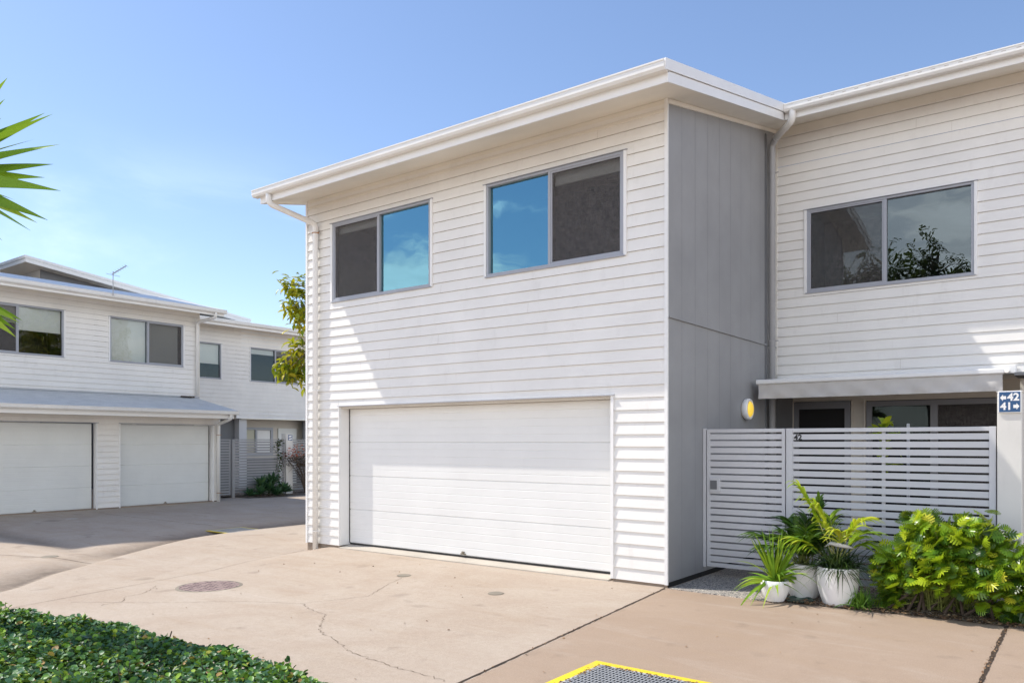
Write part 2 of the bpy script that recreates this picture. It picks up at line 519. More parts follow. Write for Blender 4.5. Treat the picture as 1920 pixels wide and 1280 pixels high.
def window(T, parent, u0, u1, z0, z1, mull, screen, blind, depth0=-.02, gl='glass', blind_drop=.12, full_blind=None, room='dark', mesh='screen'):
    """aluminium slider: fixed pane + screened sash"""
    f = MB(T); w = .035
    d0, d1 = depth0, depth0 + .09
    f.box(u0, u1, d0, d1, z0, z0 + w); f.box(u0, u1, d0, d1, z1 - w, z1)
    f.box(u0, u0 + w, d0, d1, z0 + w, z1 - w); f.box(u1 - w, u1, d0, d1, z0 + w, z1 - w)
    fr = f.build('window', M['alu'], parent, bevel=.003)
    t = MB(T)                                                  # timber trim
    tw = .042
    t.box(u0 - tw, u0 - .001, -.03, .04, z0 - .012, z1 + .0); t.box(u1 + .001, u1 + tw, -.03, .04, z0 - .012, z1 + .0)
    t.build('trim', M['trim'], fr, bevel=.003)
    fl = MB(T)
    fl.hexa([(u0 - tw - .01, -.045, z1 + .001), (u1 + tw + .01, -.045, z1 + .001), (u1 + tw + .01, 0, z1 + .001), (u0 - tw - .01, 0, z1 + .001),
             (u0 - tw - .01, -.045, z1 + .005), (u1 + tw + .01, -.045, z1 + .005), (u1 + tw + .01, 0, z1 + .016), (u0 - tw - .01, 0, z1 + .016)])
    fl.build('head_flashing', M['alu'], fr)
    s = MB(T)
    s.box(u0 - .02, u1 + .02, -.035, .03, z0 - .016, z0 - .001)
    s.build('sill', M['alu'], fr)
    m = MB(T); m.box(mull - .02, mull + .02, d0 + .004, d1, z0 + w, z1 - w); m.build('mullion', M['alu'], fr)
    g = MB(T)
    g.poly([(u0 + w, d0 + .055, z0 + w), (mull, d0 + .055, z0 + w), (mull, d0 + .055, z1 - w), (u0 + w, d0 + .055, z1 - w)])
    g.build('glass_pane', M[gl if screen != 'l' or mesh != 'screen' else 'glassdark'], fr)
    g = MB(T)
    g.poly([(mull, d0 + .05, z0 + w), (u1 - w, d0 + .05, z0 + w), (u1 - w, d0 + .05, z1 - w), (mull, d0 + .05, z1 - w)])
    g.build('glass_pane', M[gl if screen != 'r' or mesh != 'screen' else 'glassdark'], fr)
    if screen:
        a, b = (u0 + w, mull - .02) if screen == 'l' else (mull + .02, u1 - w)
        sf = MB(T); q = .022
        sf.box(a, b, d0 + .012, d0 + .028, z0 + w, z0 + w + q); sf.box(a, b, d0 + .012, d0 + .028, z1 - w - q, z1 - w)
        sf.box(a, a + q, d0 + .012, d0 + .028, z0 + w + q, z1 - w - q); sf.box(b - q, b, d0 + .012, d0 + .028, z0 + w + q, z1 - w - q)
        sfo = sf.build('screen_frame', M['alu'], fr)
        sc = MB(T); sc.poly([(a + q, d0 + .02, z0 + w + q), (b - q, d0 + .02, z0 + w + q), (b - q, d0 + .02, z1 - w - q), (a + q, d0 + .02, z1 - w - q)])
        sc.build('fly_screen', M[mesh], fr)
    for a, b, drop in blind:
        bm = MB(T); bm.box(a, b, d1 + .03, d1 + .036, z1 - drop, z1 - w)
        bm.box(a, b, d1 + .022, d1 + .044, z1 - drop - .03, z1 - drop)
        bm.build('roller_blind', M['blind'], fr)
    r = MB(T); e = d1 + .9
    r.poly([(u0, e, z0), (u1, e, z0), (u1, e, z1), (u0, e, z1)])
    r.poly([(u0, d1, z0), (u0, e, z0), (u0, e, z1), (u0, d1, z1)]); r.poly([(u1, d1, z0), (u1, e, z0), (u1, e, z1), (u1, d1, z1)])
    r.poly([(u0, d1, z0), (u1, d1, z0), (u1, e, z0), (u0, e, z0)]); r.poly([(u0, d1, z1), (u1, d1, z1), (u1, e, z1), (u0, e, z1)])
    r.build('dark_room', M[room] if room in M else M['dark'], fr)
    return fr

def garage_door(T, parent, u0, u1, z0, z1, d, mat, lock_u):
    mb = MB(T)
    sec = (z1 - z0) / 4
    prof = []
    for k in range(4):
        a = z0 + k * sec
        prof += [(d + .012, a), (d + .012, a + .004), (d, a + .012)]
        nr = 5
        for j in range(1, nr):
            zc = a + sec * j / nr
            prof += [(d, zc - .007), (d + .0028, zc - .001), (d + .0028, zc + .001), (d, zc + .007)]
        prof += [(d, a + sec - .006), (d + .012, a + sec - .001)]
    mb.strip(prof, u0, u1)
    o = mb.build('garage_door', M[mat], parent)
    g = MB(T); g.box(u0, u1, d + .002, d + .03, z0 - .022, z0 - .001); g.build('bottom_seal', M['black'], o)
    s = MB(T); s.box(u0 - .02, u0 - .001, d - .004, d + .05, z0, z1); s.box(u1 + .001, u1 + .014, d - .004, d + .05, z0, z1); s.build('side_seal', M['black'], o)
    h = MB(T); h.box(lock_u - .05, lock_u + .05, d - .012, d - .001, z0 + .012, z0 + .03); h.box(lock_u - .022, lock_u + .022, d - .02, d - .001, z0 + .031, z0 + .06)
    h.tube([(lock_u, d - .02, z0 + .045), (lock_u, d - .035, z0 + .045)], .012, 8); h.build('lock', M['cap'], o)
    return o

def downpipe(T, parent, pts, r, mat, brackets=(), bmat='rust'):
    mb = MB(T)
    # round the elbows
    P = [Vector(p) for p in pts]; out = [P[0]]
    for i in range(1, len(P) - 1):
        a = (P[i - 1] - P[i]); b = (P[i + 1] - P[i]); k = min(.08, a.length * .45, b.length * .45)
        p0 = P[i] + a.normalized() * k; p2 = P[i] + b.normalized() * k
        for t in (0, .25, .5, .75, 1): out.append(p0 * (1 - t) ** 2 + P[i] * 2 * t * (1 - t) + p2 * t * t)
    out.append(P[-1])
    mb.tube([tuple(p) for p in out], r, 16)
    o = mb.build('downpipe', M[mat], parent, smooth=True)
    for (u, d, z, m) in brackets:
        bk = MB(T)
        ring = [(r * 1.12 * math.cos(t), r * 1.12 * math.sin(t)) for t in np.linspace(0, 2 * math.pi, 17)]
        vs = [(u + x, d + y, z + h) for h in (0, .014) for x, y in ring]
        bk.mesh(vs, [(i, i + 1, 17 + i + 1, 17 + i) for i in range(16)])
        bk.box(u + r, u + r + .05, d - .004, d + .004, z, z + .014)
        bk.build('bracket', M[m], o)
    return o

# ------------------------------------------------------------------ ground
DRA = [(-4.2, -9.0), (-7.05, -4.45), (-7.87, -3.65), (-8.45, -2.79), (-8.96, -2.12), (-9.77, -.93), (-10.2, -.2), (-10.55, 1.2), (-10.6, 12)]
DRB = [(-22, -2.25), (-13.4, -2.25), (-11.76, -2.22), (-10.1, -2.3), (-9.3, -2.45)]
def segdist(X, Y, pl):
    best = np.full(X.shape, 1e9); side = np.zeros(X.shape)
    for (x0, y0), (x1, y1) in zip(pl[:-1], pl[1:]):
        dx, dy = x1 - x0, y1 - y0
        t = np.clip(((X - x0) * dx + (Y - y0) * dy) / (dx * dx + dy * dy), 0, 1)
        d = np.hypot(X - x0 - t * dx, Y - y0 - t * dy)
        s = np.sign((X - x0) * dy - (Y - y0) * dx)
        m = d < best
        best = np.where(m, d, best); side = np.where(m, s, side)
    return best, side
def gz(X, Y):
    X = np.asarray(X, float); Y = np.asarray(Y, float)
    z = np.interp(X, [-300, -17.2, -14, -10.5, -6.7, -1.5, 0, 300], [-.05, -.05, -.09, -.125, -.1, -.012, 0, 0])
    ap = np.clip((Y + 2.4) / 2.3, 0, 1) * np.clip((X + 6.62) / .6, 0, 1) * (X < 0)
    ap = ap * ap * (3 - 2 * ap)
    z = z * (1 - ap) + .004 * ap
    d, s = segdist(X, Y, DRA)
    w = np.where(s > 0, np.clip(1 - d / .22, 0, 1), np.clip(1 - d / .8, 0, 1))
    z = z - .055 * w * w * (3 - 2 * w) * np.clip((-X - 5.5) / 1.5, 0, 1)
    d2, s2 = segdist(X, Y, DRB)
    w2 = np.clip(1 - d2 / .5, 0, 1)
    z = z - .03 * w2 * w2 * np.clip((-X - 9.3) / 1., 0, 1)
    return z
def axis(a, b, step, far):
    core = np.arange(a, b + 1e-6, step)
    ext = np.array([1, 3, 8, 20, 60, 150, 400.])
    return np.concatenate([a - ext[::-1], core, b + ext])
gx = axis(-20, 6, .1, 0); gy = axis(-10, 10, .1, 0)
GX, GY = np.meshgrid(gx, gy, indexing='ij')
GZ = gz(GX, GY)
nx, ny = GX.shape
me = bpy.data.meshes.new('ground')
vv = np.stack([GX, GY, GZ], -1).reshape(-1, 3)
idx = np.arange(nx * ny).reshape(nx, ny)
ff = np.stack([idx[:-1, :-1], idx[1:, :-1], idx[1:, 1:], idx[:-1, 1:]], -1).reshape(-1, 4)
me.from_pydata(vv.tolist(), [], ff.tolist())
dA, sA = segdist(GX, GY, DRA)
silt = np.where(sA < 0, np.clip(1 - dA / .75, 0, 1) ** 1.3, np.clip(1 - dA / .06, 0, 1)) * .95
silt *= np.clip((-GX - 6.2) / 1.2, 0, 1)
# the drains' junction is swept clean where the two meet
silt *= np.clip(np.hypot(GX + 8.6, GY + 2.6) / .9, .12, 1)
dB, sB = segdist(GX, GY, DRB)
siltB = np.clip(1 - dB / .45, 0, 1) * .6 * np.clip((-GX - 9.4) / 2.2, 0, 1)
silt = np.maximum(silt, siltB)
a = me.attributes.new('silt', 'FLOAT', 'POINT'); a.data.foreach_set('value', silt.reshape(-1).astype(np.float32))
me.polygons.foreach_set('use_smooth', [True] * len(me.polygons))
me.materials.append(M['concrete'])
g = bpy.data.objects.new('ground', me); col.objects.link(g); tag(g, kind='structure')

def ground_line(name, pts, w, mat, jit=.0, lift=.004, sub=.06, wj=.3):
    """thin dark sheet following the ground (joints and cracks)"""
    P = []
    for (x0, y0), (x1, y1) in zip(pts[:-1], pts[1:]):
        n = max(1, int(math.hypot(x1 - x0, y1 - y0) / sub))
        for k in range(n):
            t = k / n; P.append((x0 + (x1 - x0) * t, y0 + (y1 - y0) * t))
    P.append(pts[-1])
    P = [(x + random.gauss(0, jit), y + random.gauss(0, jit)) for x, y in P]
    mb = MB(); L_, R_ = [], []
    for i, (x, y) in enumerate(P):
        a = P[max(i - 1, 0)]; b = P[min(i + 1, len(P) - 1)]
        dx, dy = b[0] - a[0], b[1] - a[1]; l = math.hypot(dx, dy) or 1
        hw = w * .5 * random.uniform(1 - wj, 1 + wj)
        for arr, s in ((L_, 1), (R_, -1)):
            px, py = x - dy / l * hw * s, y + dx / l * hw * s
            arr.append((px, py, float(gz(px, py)) + lift))
    n = len(P)
    mb.mesh(L_ + R_, [(i, i + 1, n + i + 1, n + i) for i in range(n - 1)])
    return tag(mb.build(name, mat), kind='structure')
ground_line('expansion_joint', [(-.01, -.05), (.42, -4.3), (.8, -8)], .022, M['joint'], .002)
ground_line('expansion_joint', [(3.43, .15), (3.44, -2), (3.5, -7)], .03, M['joint'], .003)
ground_line('expansion_joint', [(-6.72, -.05), (-6.0, -2.2), (-5.4, -5.15)], .008, M['crack'], .002)
ground_line('expansion_joint', [(-16, -3.6), (-10.43, -3.33), (-8.55, -2.73)], .014, M['crack'], .002)
ground_line('expansion_joint', [(-16.1, 1.0), (-13.6, 1.15), (-11.6, 1.3)], .012, M['joint'], .002)
CR = [[(-2.9, -3.1), (-2.6, -3.25), (-2.2, -3.35), (-1.95, -3.6), (-1.67, -3.86), (-1.3, -4.0), (-.84, -4.2), (-.3, -4.28), (.3, -4.33)],
      [(-5.2, -4.5), (-4.3, -3.95), (-3.6, -3.4), (-2.9, -3.1), (-2.6, -2.4), (-2.95, -1.75), (-3.15, -1.25)],
      [(-5.45, -3.35), (-5.05, -3.75), (-5.0, -4.0), (-4.75, -4.15), (-4.7, -4.4)]]
ground_line('crack', CR[0], .0055, M['crack'], .011, .004, .035, .8)
ground_line('crack', CR[1], .0045, M['crack'], .008, .004, .06, .6)
ground_line('crack', CR[2], .006, M['crack'], .012, .004, .05, .6)

# ------------------------------------------------------------------ the near townhouse
XL = -6.71
ZH, ZS = 5.355, 4.065
S = lambda y: 5.85 + .222 * y                # raked eaves lining
TP = lambda y: S(y) + .2                     # roof sheet
house = thing('townhouse', (0, 0, 0), 'large white weatherboard townhouse with a wide garage door and grey side wall', 'townhouse')
W1 = (-6.035, -3.835, ZS, ZH); W2 = (-2.765, -.585, ZS, ZH)
DO = (-5.862, -.765, -1, 2.33)
mb = MB()
holes = [(W1[0] - .0, W1[1] + .0, ZS, ZH), (W2[0], W2[1], ZS, ZH), DO]
boards(mb, XL + .03, -.028, .04, 5.83, holes)
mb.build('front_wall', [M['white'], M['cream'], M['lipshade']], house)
# left end wall of boards (faces -x) and back wall
TL = lambda u, d, z: (XL + d, -u, z)
mb = MB(TL)
boards(mb, -9, -.03, .04, 5.8, joints=False)
mb.m = 0
mb.poly([(-9, .002, 5.8), (-.03, .002, 5.8), (-.03, .002, S(0)), (-9, .002, S(9))])
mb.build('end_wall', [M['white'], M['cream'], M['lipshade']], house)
mb = MB(); mb.poly([(XL, 9, 0), (6.5, 9, 0), (6.5, 9, S(9)), (XL, 9, S(9))]); mb.poly([(6.5, 3.92, 0), (6.5, 9, 0), (6.5, 9, S(9)), (6.5, 3.92, S(3.92))]); mb.build('back_wall', M['white'], house)
mb = MB(); mb.box(XL - .012, XL + .032, -.024, .03, .03, 5.82); mb.box(-.03, .012, -.026, .0, .035, 5.845)
mb.build('corner_trim', M['trim'], house)
mb = MB(); mb.box(XL + .01, DO[0] - .02, .0, .1, -.2, .038); mb.box(DO[1] + .02, -.005, .0, .1, -.1, .034); mb.box(XL + .01, -.004, .5, 9, -.2, .03)
mb.build('slab_edge', M['base'], house)
mb = MB(); mb.box(XL + .02, -.03, -.012, .01, 5.72, 5.846); mb.box(XL + .02, -.03, -.02, .002, 5.70, 5.72); mb.build('frieze_board', M['soffit'], house)
# garage opening lining
mb = MB()
mb.box(DO[0], DO[0] + .012, -.006, .215, .045, 2.33); mb.box(DO[1] - .012, DO[1], -.006, .215, .045, 2.33); mb.box(DO[0] + .012, DO[1] - .012, -.006, .215, 2.318, 2.33)
mb.box(DO[0] - .012, DO[0], -.028, .01, .04, 2.33); mb.box(DO[1], DO[1] + .04, -.03, .012, .04, 2.33)
mb.build('door_lining', M['trim'], house)
mb = MB(); mb.hexa([(DO[0] - .03, -.05, 2.326), (DO[1] + .05, -.05, 2.326), (DO[1] + .05, 0, 2.332), (DO[0] - .03, 0, 2.332), (DO[0] - .03, -.05, 2.333), (DO[1] + .05, -.05, 2.333), (DO[1] + .05, 0, 2.345), (DO[0] - .03, 0, 2.345)])
mb.build('head_flashing', M['alu'], house)
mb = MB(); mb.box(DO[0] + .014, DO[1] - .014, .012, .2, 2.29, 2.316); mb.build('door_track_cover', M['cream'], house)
garage_door(IDENT, house, DO[0] + .03, DO[1] - .03, .075, 2.29, .185, 'door', -3.36)
mb = MB(); mb.hexa([(DO[0] + .02, -.05, -.03), (DO[1] - .02, -.05, -.05), (DO[1] - .02, .24, -.05), (DO[0] + .02, .24, -.05), (DO[0] + .02, -.05, .018), (DO[1] - .02, -.05, .022), (DO[1] - .02, .24, .05), (DO[0] + .02, .24, .052)])
mb.build('threshold', M['thresh'], house)
window(IDENT, house, *W1, -4.945, 'l', [(-6.0, -4.97, .13)])
window(IDENT, house, *W2, -1.70, 'r', [(-1.68, -.62, .17)])
# grey side wall: vertical grooved sheets
TS = lambda u, d, z: (-d, u, z)              # facing +x, u runs into depth
mb = MB(TS)
for a, b, lo, hi in ((0, 1.0, 0, 0),):
    pass
us = list(np.arange(.0, 3.95, .4)) + [3.92]
for i in range(len(us) - 1):
    a, b = us[i] + .0022, us[i + 1] - .0022
    for z0, z1f in ((.06, None), (3.252, 'top')):
        zt = (lambda y: 3.242) if z1f is None else S
        mb.poly([(a, 0, z0), (b, 0, z0), (b, 0, zt(b)), (a, 0, zt(a))])
mb.m = 1
mb.poly([(0, .008, .04), (3.92, .008, .04), (3.92, .008, S(3.92)), (0, .008, S(0))])
mb.build('side_wall', [M['grey'], M['darkgrey']], house)
mb = MB(TS); mb.box(.015, 3.9, -.022, -.002, 3.236, 3.256)
mb.build('side_flashing', M['grey'], house)
mb = MB(TS)
mb.hexa([(.0, -.02, S(0) - .06), (3.92, -.02, S(3.92) - .06), (3.92, 0, S(3.92) - .06), (0, 0, S(0) - .06), (.0, -.02, S(0) - .005), (3.92, -.02, S(3.92) - .005), (3.92, 0, S(3.92) - .005), (0, 0, S(0) - .005)])
mb.build('side_top_trim', M['soffit'], house)
mb = MB(TS); mb.box(.02, 3.9, -.004, .1, -.05, .058); mb.build('side_slab_edge', M['dark'], house)
# eaves lining
BX = .37
mb = MB()
mb.poly([(-6.93, -.74, S(-.74)), (BX - .02, -.74, S(-.74)), (BX - .02, 0, S(0)), (-6.93, 0, S(0))])
mb.poly([(0, 0, S(0)), (BX - .02, 0, S(0)), (BX - .02, 3.22, S(3.22)), (0, 3.22, S(3.22))])
mb.poly([(-6.93, 0, S(0)), (XL, 0, S(0)), (XL, 9, S(9)), (-6.93, 9, S(9))])
mb.poly([(0, 3.22, S(3.22)), (6.6, 3.22, S(3.22)), (6.6, 3.92, S(3.92)), (0, 3.92, S(3.92))])
mb.build('eaves_lining', M['soffit'], house)
# fascias
def rake(mb, x0, x1, y0, y1, lo, hi):
    mb.hexa([(x0, y0, S(y0) + lo), (x1, y0, S(y0) + lo), (x1, y1, S(y1) + lo), (x0, y1, S(y1) + lo), (x0, y0, S(y0) + hi), (x1, y0, S(y0) + hi), (x1, y1, S(y1) + hi), (x0, y1, S(y1) + hi)])
mb = MB()
mb.box(-6.95, BX - .022, -.76, -.735, S(-.75) - .012, S(-.75) + .19)
mb.box(BX + .002, 6.6, 3.2, 3.225, S(3.21) - .012, S(3.21) + .2)
mb.build('fascia', M['trim'], house)
mb = MB()
rake(mb, BX - .02, BX, -.762, 3.195, -.012, .105); rake(mb, BX - .012, BX + .016, -.845, 3.17, .112, .235)
rake(mb, -6.955, -6.935, -.762, 9, -.012, .105); rake(mb, -6.97, -6.94, -.845, 9, .112, .235)
mb.build('barge_board', M['trim'], house)
mb = MB()
rake(mb, -6.96, BX, -.84, 3.12, .205, .222); rake(mb, -6.96, 6.6, 3.12, 9.2, .205, .222)
mb.build('roof', M['roof'], house)
GZ0 = 5.888
gutter('gutter', IDENT, house, -7.05, BX + .0, -.865, GZ0)
gutter('gutter', IDENT, house, BX + .018, 6.6, 3.085, 6.752, slots=.16)
# wing
WY = 3.92
TW = lambda u, d, z: (u, WY + d, z)
W3 = (.49, 2.745, ZS, ZH)
mb = MB(TW)
boards(mb, .028, 6.5, 2.66, 6.7, [W3], cover=.15, zstart=2.66)
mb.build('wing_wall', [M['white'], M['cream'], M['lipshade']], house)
mb = MB(TW); mb.box(.0, .03, -.026, .02, 2.65, S(WY) - .01); mb.box(.03, 6.5, -.014, .01, 6.60, 6.715); mb.box(.03, 6.5, -.022, .0, 6.58, 6.60); mb.build('wing_trim', M['soffit'], house)
window(TW, house, *W3, 1.61, 'l', [], gl='glass2', mesh='screenthin')
mb = MB(TW)
mb.poly([(0, 0, 2.655), (6.5, 0, 2.655), (6.5, 1.2, 2.655), (0, 1.2, 2.655)])
mb.build('overhang_lining', M['soffit'], house)
# recessed ground floor with screen door and sliding window
TG = lambda u, d, z: (u, 4.8 + d, z)
mb = MB(TG)
boards(mb, -.0, 6.5, .0, 2.66, [(.0, .93, 0, 2.42), (1.15, 4.2, 0, 2.40)], joints=False)
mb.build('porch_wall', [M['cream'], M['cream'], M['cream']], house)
mb = MB(); mb.poly([(.003, 3.93, 0), (.003, 4.82, 0), (.003, 4.82, 2.66), (.003, 3.93, 2.66)]); mb.build('porch_side_wall', M['darkgrey'], house)
mb = MB(TG)
for a, b in ((.02, .1), (.83, .92)): mb.box(a, b, -.02, .03, 0, 2.41)
mb.box(.1, .83, -.02, .03, 2.29, 2.41); mb.box(.1, .83, -.018, .028, .9, 1.0); mb.box(.1, .83, -.018, .028, 0, .12)
sd = mb.build('screen_door', M['screenframe'], house)
mb = MB(TG); mb.poly([(.1, .01, .1), (.83, .01, .1), (.83, .01, 2.3), (.1, .01, 2.3)]); mb.build('mesh', M['dark'], sd)
mb = MB(TG); w = .07
mb.box(1.16, 4.2, -.02, .04, 2.31, 2.39); mb.box(1.16, 1.24, -.02, .04, 0, 2.31); mb.box(2.07, 2.17, -.02, .04, 0, 2.31); mb.box(3.1, 3.2, -.02, .04, 0, 2.31); mb.box(4.1, 4.2, -.02, .04, 0, 2.31)
sw = mb.build('sliding_door', M['screenframe'], house)
mb = MB(TG); mb.poly([(1.24, .02, 0), (2.07, .02, 0), (2.07, .02, 2.31), (1.24, .02, 2.31)]); mb.build('glass_pane', M['glassdark'], sw)
mb = MB(TG); mb.poly([(2.17, .01, 0), (4.1, .01, 0), (4.1, .01, 2.31), (2.17, .01, 2.31)]); mb.build('mesh', M['screen'], sw)
mb = MB(TG); mb.poly([(1.15, .9, 0), (4.2, .9, 0), (4.2, .9, 2.4), (1.15, .9, 2.4)]); mb.poly([(1.15, .03, 0), (1.15, .9, 0), (1.15, .9, 2.4), (1.15, .03, 2.4)]); mb.poly([(1.15, .03, 2.4), (4.2, .03, 2.4), (4.2, .9, 2.4), (1.15, .9, 2.4)]); mb.build('dark_room', M['dark'], sw)
mb = MB(TG); mb.box(.93, .955, -.03, .0, 0, 2.42); mb.box(1.12, 1.15, -.03, .0, 0, 2.42); mb.box(-.0, .02, -.03, 0, 0, 2.42); mb.build('door_trim', M['cream'], house)
# downpipes
downpipe(IDENT, house, [(-6.68, -.80, 5.80), (-6.68, -.80, 5.62), (-6.40, -.075, 5.40), (-6.40, -.075, -.09)], .047, 'trim',
         [(-6.40, -.075, 5.24, 'rust'), (-6.40, -.075, 2.6, 'trim'), (-6.40, -.075, .25, 'trim')])
downpipe(IDENT, house, [(.50, 3.15, 6.70), (.50, 3.15, 6.50), (.16, 3.42, 6.40)], .05, 'gutter')
downpipe(IDENT, house, [(.19, 3.40, 6.405), (.075, 3.52, 6.36), (.075, 3.52, .02)], .05, 'pipegrey', [(.075, 3.52, 5.9, 'pipegrey'), (.075, 3.52, 3.3, 'pipegrey')])
mb = MB(); mb.box(.001, .02, 3.40, 3.45, .05, 6.5); mb.build('conduit', M['darkgrey'], house)

# wall lamp
lamp = thing('wall_lamp', (.0, 2.54, 2.22), 'round white wall lamp with a glowing yellow face on the grey wall', 'wall lamp')
def disc_x(prof, n=32):
    mb = MB()
    vs = [(x, 2.54 + r * math.cos(k * 2 * math.pi / n), 2.22 + r * math.sin(k * 2 * math.pi / n)) for x, r in prof for k in range(n)]
    fs = [(i * n + k, i * n + (k + 1) % n, (i + 1) * n + (k + 1) % n, (i + 1) * n + k) for i in range(len(prof) - 1) for k in range(n)]
    mb.mesh(vs, fs); return mb
disc_x([(.002, .13), (.03, .155), (.075, .155), (.09, .145), (.09, .118), (.07, .112)]).build('rim', M['trim'], lamp, smooth=True)
disc_x([(.072, .115), (.10, .10), (.118, .06), (.122, .0005)]).build('diffuser', M['lamp'], lamp, smooth=True)

# awning over the entry
aw = thing('awning', (.1, 2.8, 2.37), 'retractable grey fabric awning with a white front bar over the entry', 'awning')
mb = MB(); mb.prism([(2.76, 2.645), (2.78, 2.66), (2.83, 2.66), (2.84, 2.60), (2.78, 2.585), (2.76, 2.60)], .09, 3.19); mb.build('front_bar', M['trim'], aw, bevel=.004)
n = 64; vs = []; fs = []
for i in range(n + 1):
    u = .12 + (3.175 - .12) * i / n
    for j in range(7):
        z = 2.592 - .215 * j / 6
        d = 2.79 + .012 * (j / 6) * (math.sin(u * 7.3 + j * .55) + .7 * math.sin(u * 17.1 - j * .8)) + .006 * math.sin(u * 31 + j)
        vs.append((u, d, z))
for i in range(n):
    for j in range(6): fs.append((i * 7 + j, (i + 1) * 7 + j, (i + 1) * 7 + j + 1, i * 7 + j + 1))
mb = MB(); mb.mesh(vs, fs); mb.build('valance', M['canvas'], aw, smooth=True)
mb = MB()
n = 24; vs = []; fs = []
for i in range(n + 1):
    u = .12 + (3.175 - .12) * i / n
    for j in range(9):
        t = j / 8; vs.append((u, 2.83 + (3.86 - 2.83) * t, 2.63 + .09 * t - .035 * math.sin(math.pi * t)))
for i in range(n):
    for j in range(8): fs.append((i * 9 + j, (i + 1) * 9 + j, (i + 1) * 9 + j + 1, i * 9 + j + 1))
mb.mesh(vs, fs); mb.build('canopy', M['canvas'], aw, smooth=True)
mb = MB(); mb.box(.06, 3.25, 3.78, 3.9, 2.66, 2.78); mb.build('cassette', M['trim'], aw, bevel=.01)
for a, b, c in (((.5, 3.8, 2.62), (1.05, 3.3, 2.56), (.35, 2.86, 2.56)), ((2.9, 3.8, 2.62), (2.35, 3.3, 2.56), (3.05, 2.86, 2.56))):
    mb = MB(); mb.tube([a, b], .022, 8); mb.tube([b, c], .02, 8); mb.build('folding_arm', M['trim'], aw)

# entry paving and bed
mb = MB()
mb.hexa([(.04, -.05, -.06), (1.30, -.09, -.06), (1.30, 4.8, -.06), (.04, 4.8, -.06), (.04, -.045, .008), (1.30, -.085, .012), (1.30, 4.8, .02), (.04, 4.8, .02)])
tag(mb.build('entry_path', M['aggregate']), kind='structure')
bedp = [(1.30, -.02), (1.6, .0), (1.95, .03), (2.5, .08), (3.0, .12), (3.45, .13), (4.0, .10), (6.5, .1), (6.5, 1.5), (1.30, 1.5)]
mb = MB(); mb.poly([(x, y, .006) for x, y in bedp]); mb.poly([(1.3, 1.5, .01), (6.5, 1.5, .01), (6.5, 4.8, .01), (1.3, 4.8, .01)])
tag(mb.build('garden_bed', M['mulch']), kind='structure')

# fence, gate, pillar, sign
def slats(mb, u0, u1, d0, d1, z0, z1, n, gap):
    h = (z1 - z0 - gap * (n + 1)) / n
    for i in range(n):
        a = z0 + gap + i * (h + gap); mb.box(u0, u1, d0, d1, a, a + h)
    return h
FY = 1.064
gate = thing('gate', (.02, FY, .13), 'grey slatted metal gate with a square lock beside the grey wall', 'gate')
mb = MB(); z0, z1 = .135, 1.91
mb.box(.055, .095, FY - .025, FY + .02, z0, z1); mb.box(1.02, 1.062, FY - .025, FY + .02, z0, z1); mb.box(.095, 1.02, FY - .025, FY + .02, z1 - .045, z1); mb.box(.095, 1.02, FY - .025, FY + .02, z0, z0 + .05)
mb.build('frame', M['fence'], gate, bevel=.003)
mb = MB(); slats(mb, .095, 1.02, FY - .018, FY - .0, z0 + .05, z1 - .045, 19, .022); mb.build('slats', M['fence'], gate)
mb = MB(); mb.box(.097, .235, FY - .032, FY + .025, 1.10, 1.285); lk = mb.build('lock_plate', M['fence'], gate, bevel=.004)
mb = MB(); mb.box(.105, .195, FY - .036, FY - .031, 1.135, 1.25); mb.build('lock', M['darkgrey'], lk)
mb = MB(); mb.box(.004, .043, FY - .03, FY + .03, .125, 1.92); mb.build('jamb', M['fence'], gate, bevel=.003)
fence = thing('fence', (2.2, FY, 0), 'grey horizontal slat fence numbered 42 between the gate and the white pillar', 'fence')
mb = MB(); mb.box(1.075, 1.155, FY - .03, FY + .03, .0, 1.91); mb.build('post', M['fence'], fence, bevel=.003)
mb = MB(); mb.box(3.20, 3.262, FY - .03, FY + .03, .0, 1.91); mb.build('post', M['fence'], fence, bevel=.003)
mb = MB(); mb.box(2.145, 2.18, FY + .012, FY + .04, .0, 1.86); mb.build('post', M['fence'], fence)
mb = MB(); mb.box(1.155, 3.20, FY - .028, FY + .02, 1.862, 1.908); mb.build('top_rail', M['fence'], fence, bevel=.003)
mb = MB(); slats(mb, 1.155, 3.20, FY - .018, FY - .0, .06, 1.862, 20, .024); mb.build('slats', M['fence'], fence)

def text_mesh(name, body, size, mat, parent, T, bold=.0, depth=.002):
    """T maps text plane (x,y,0)->world"""
    cu = bpy.data.curves.new(name, 'FONT'); cu.body = body; cu.size = size; cu.align_x = 'CENTER'; cu.align_y = 'CENTER'
    cu.offset = bold; cu.extrude = depth
    to = bpy.data.objects.new(name, cu); col.objects.link(to)
    dg = bpy.context.evaluated_depsgraph_get(); dg.update()
    me = bpy.data.meshes.new_from_object(to.evaluated_get(dg))
    bpy.data.objects.remove(to)
    off = wloc(parent)
    for v in me.vertices:
        p = T(v.co.x, v.co.y, v.co.z); v.co = (p[0] - off.x, p[1] - off.y, p[2] - off.z)
    me.materials.clear(); me.materials.append(mat)
    o = bpy.data.objects.new(name, me); o.parent = parent; col.objects.link(o)
    return o
text_mesh('house_number', '42', .092, M['black'], fence, lambda x, y, z: (1.215 + x * 1.05, FY - .0195 - z, 1.798 + y), .003)

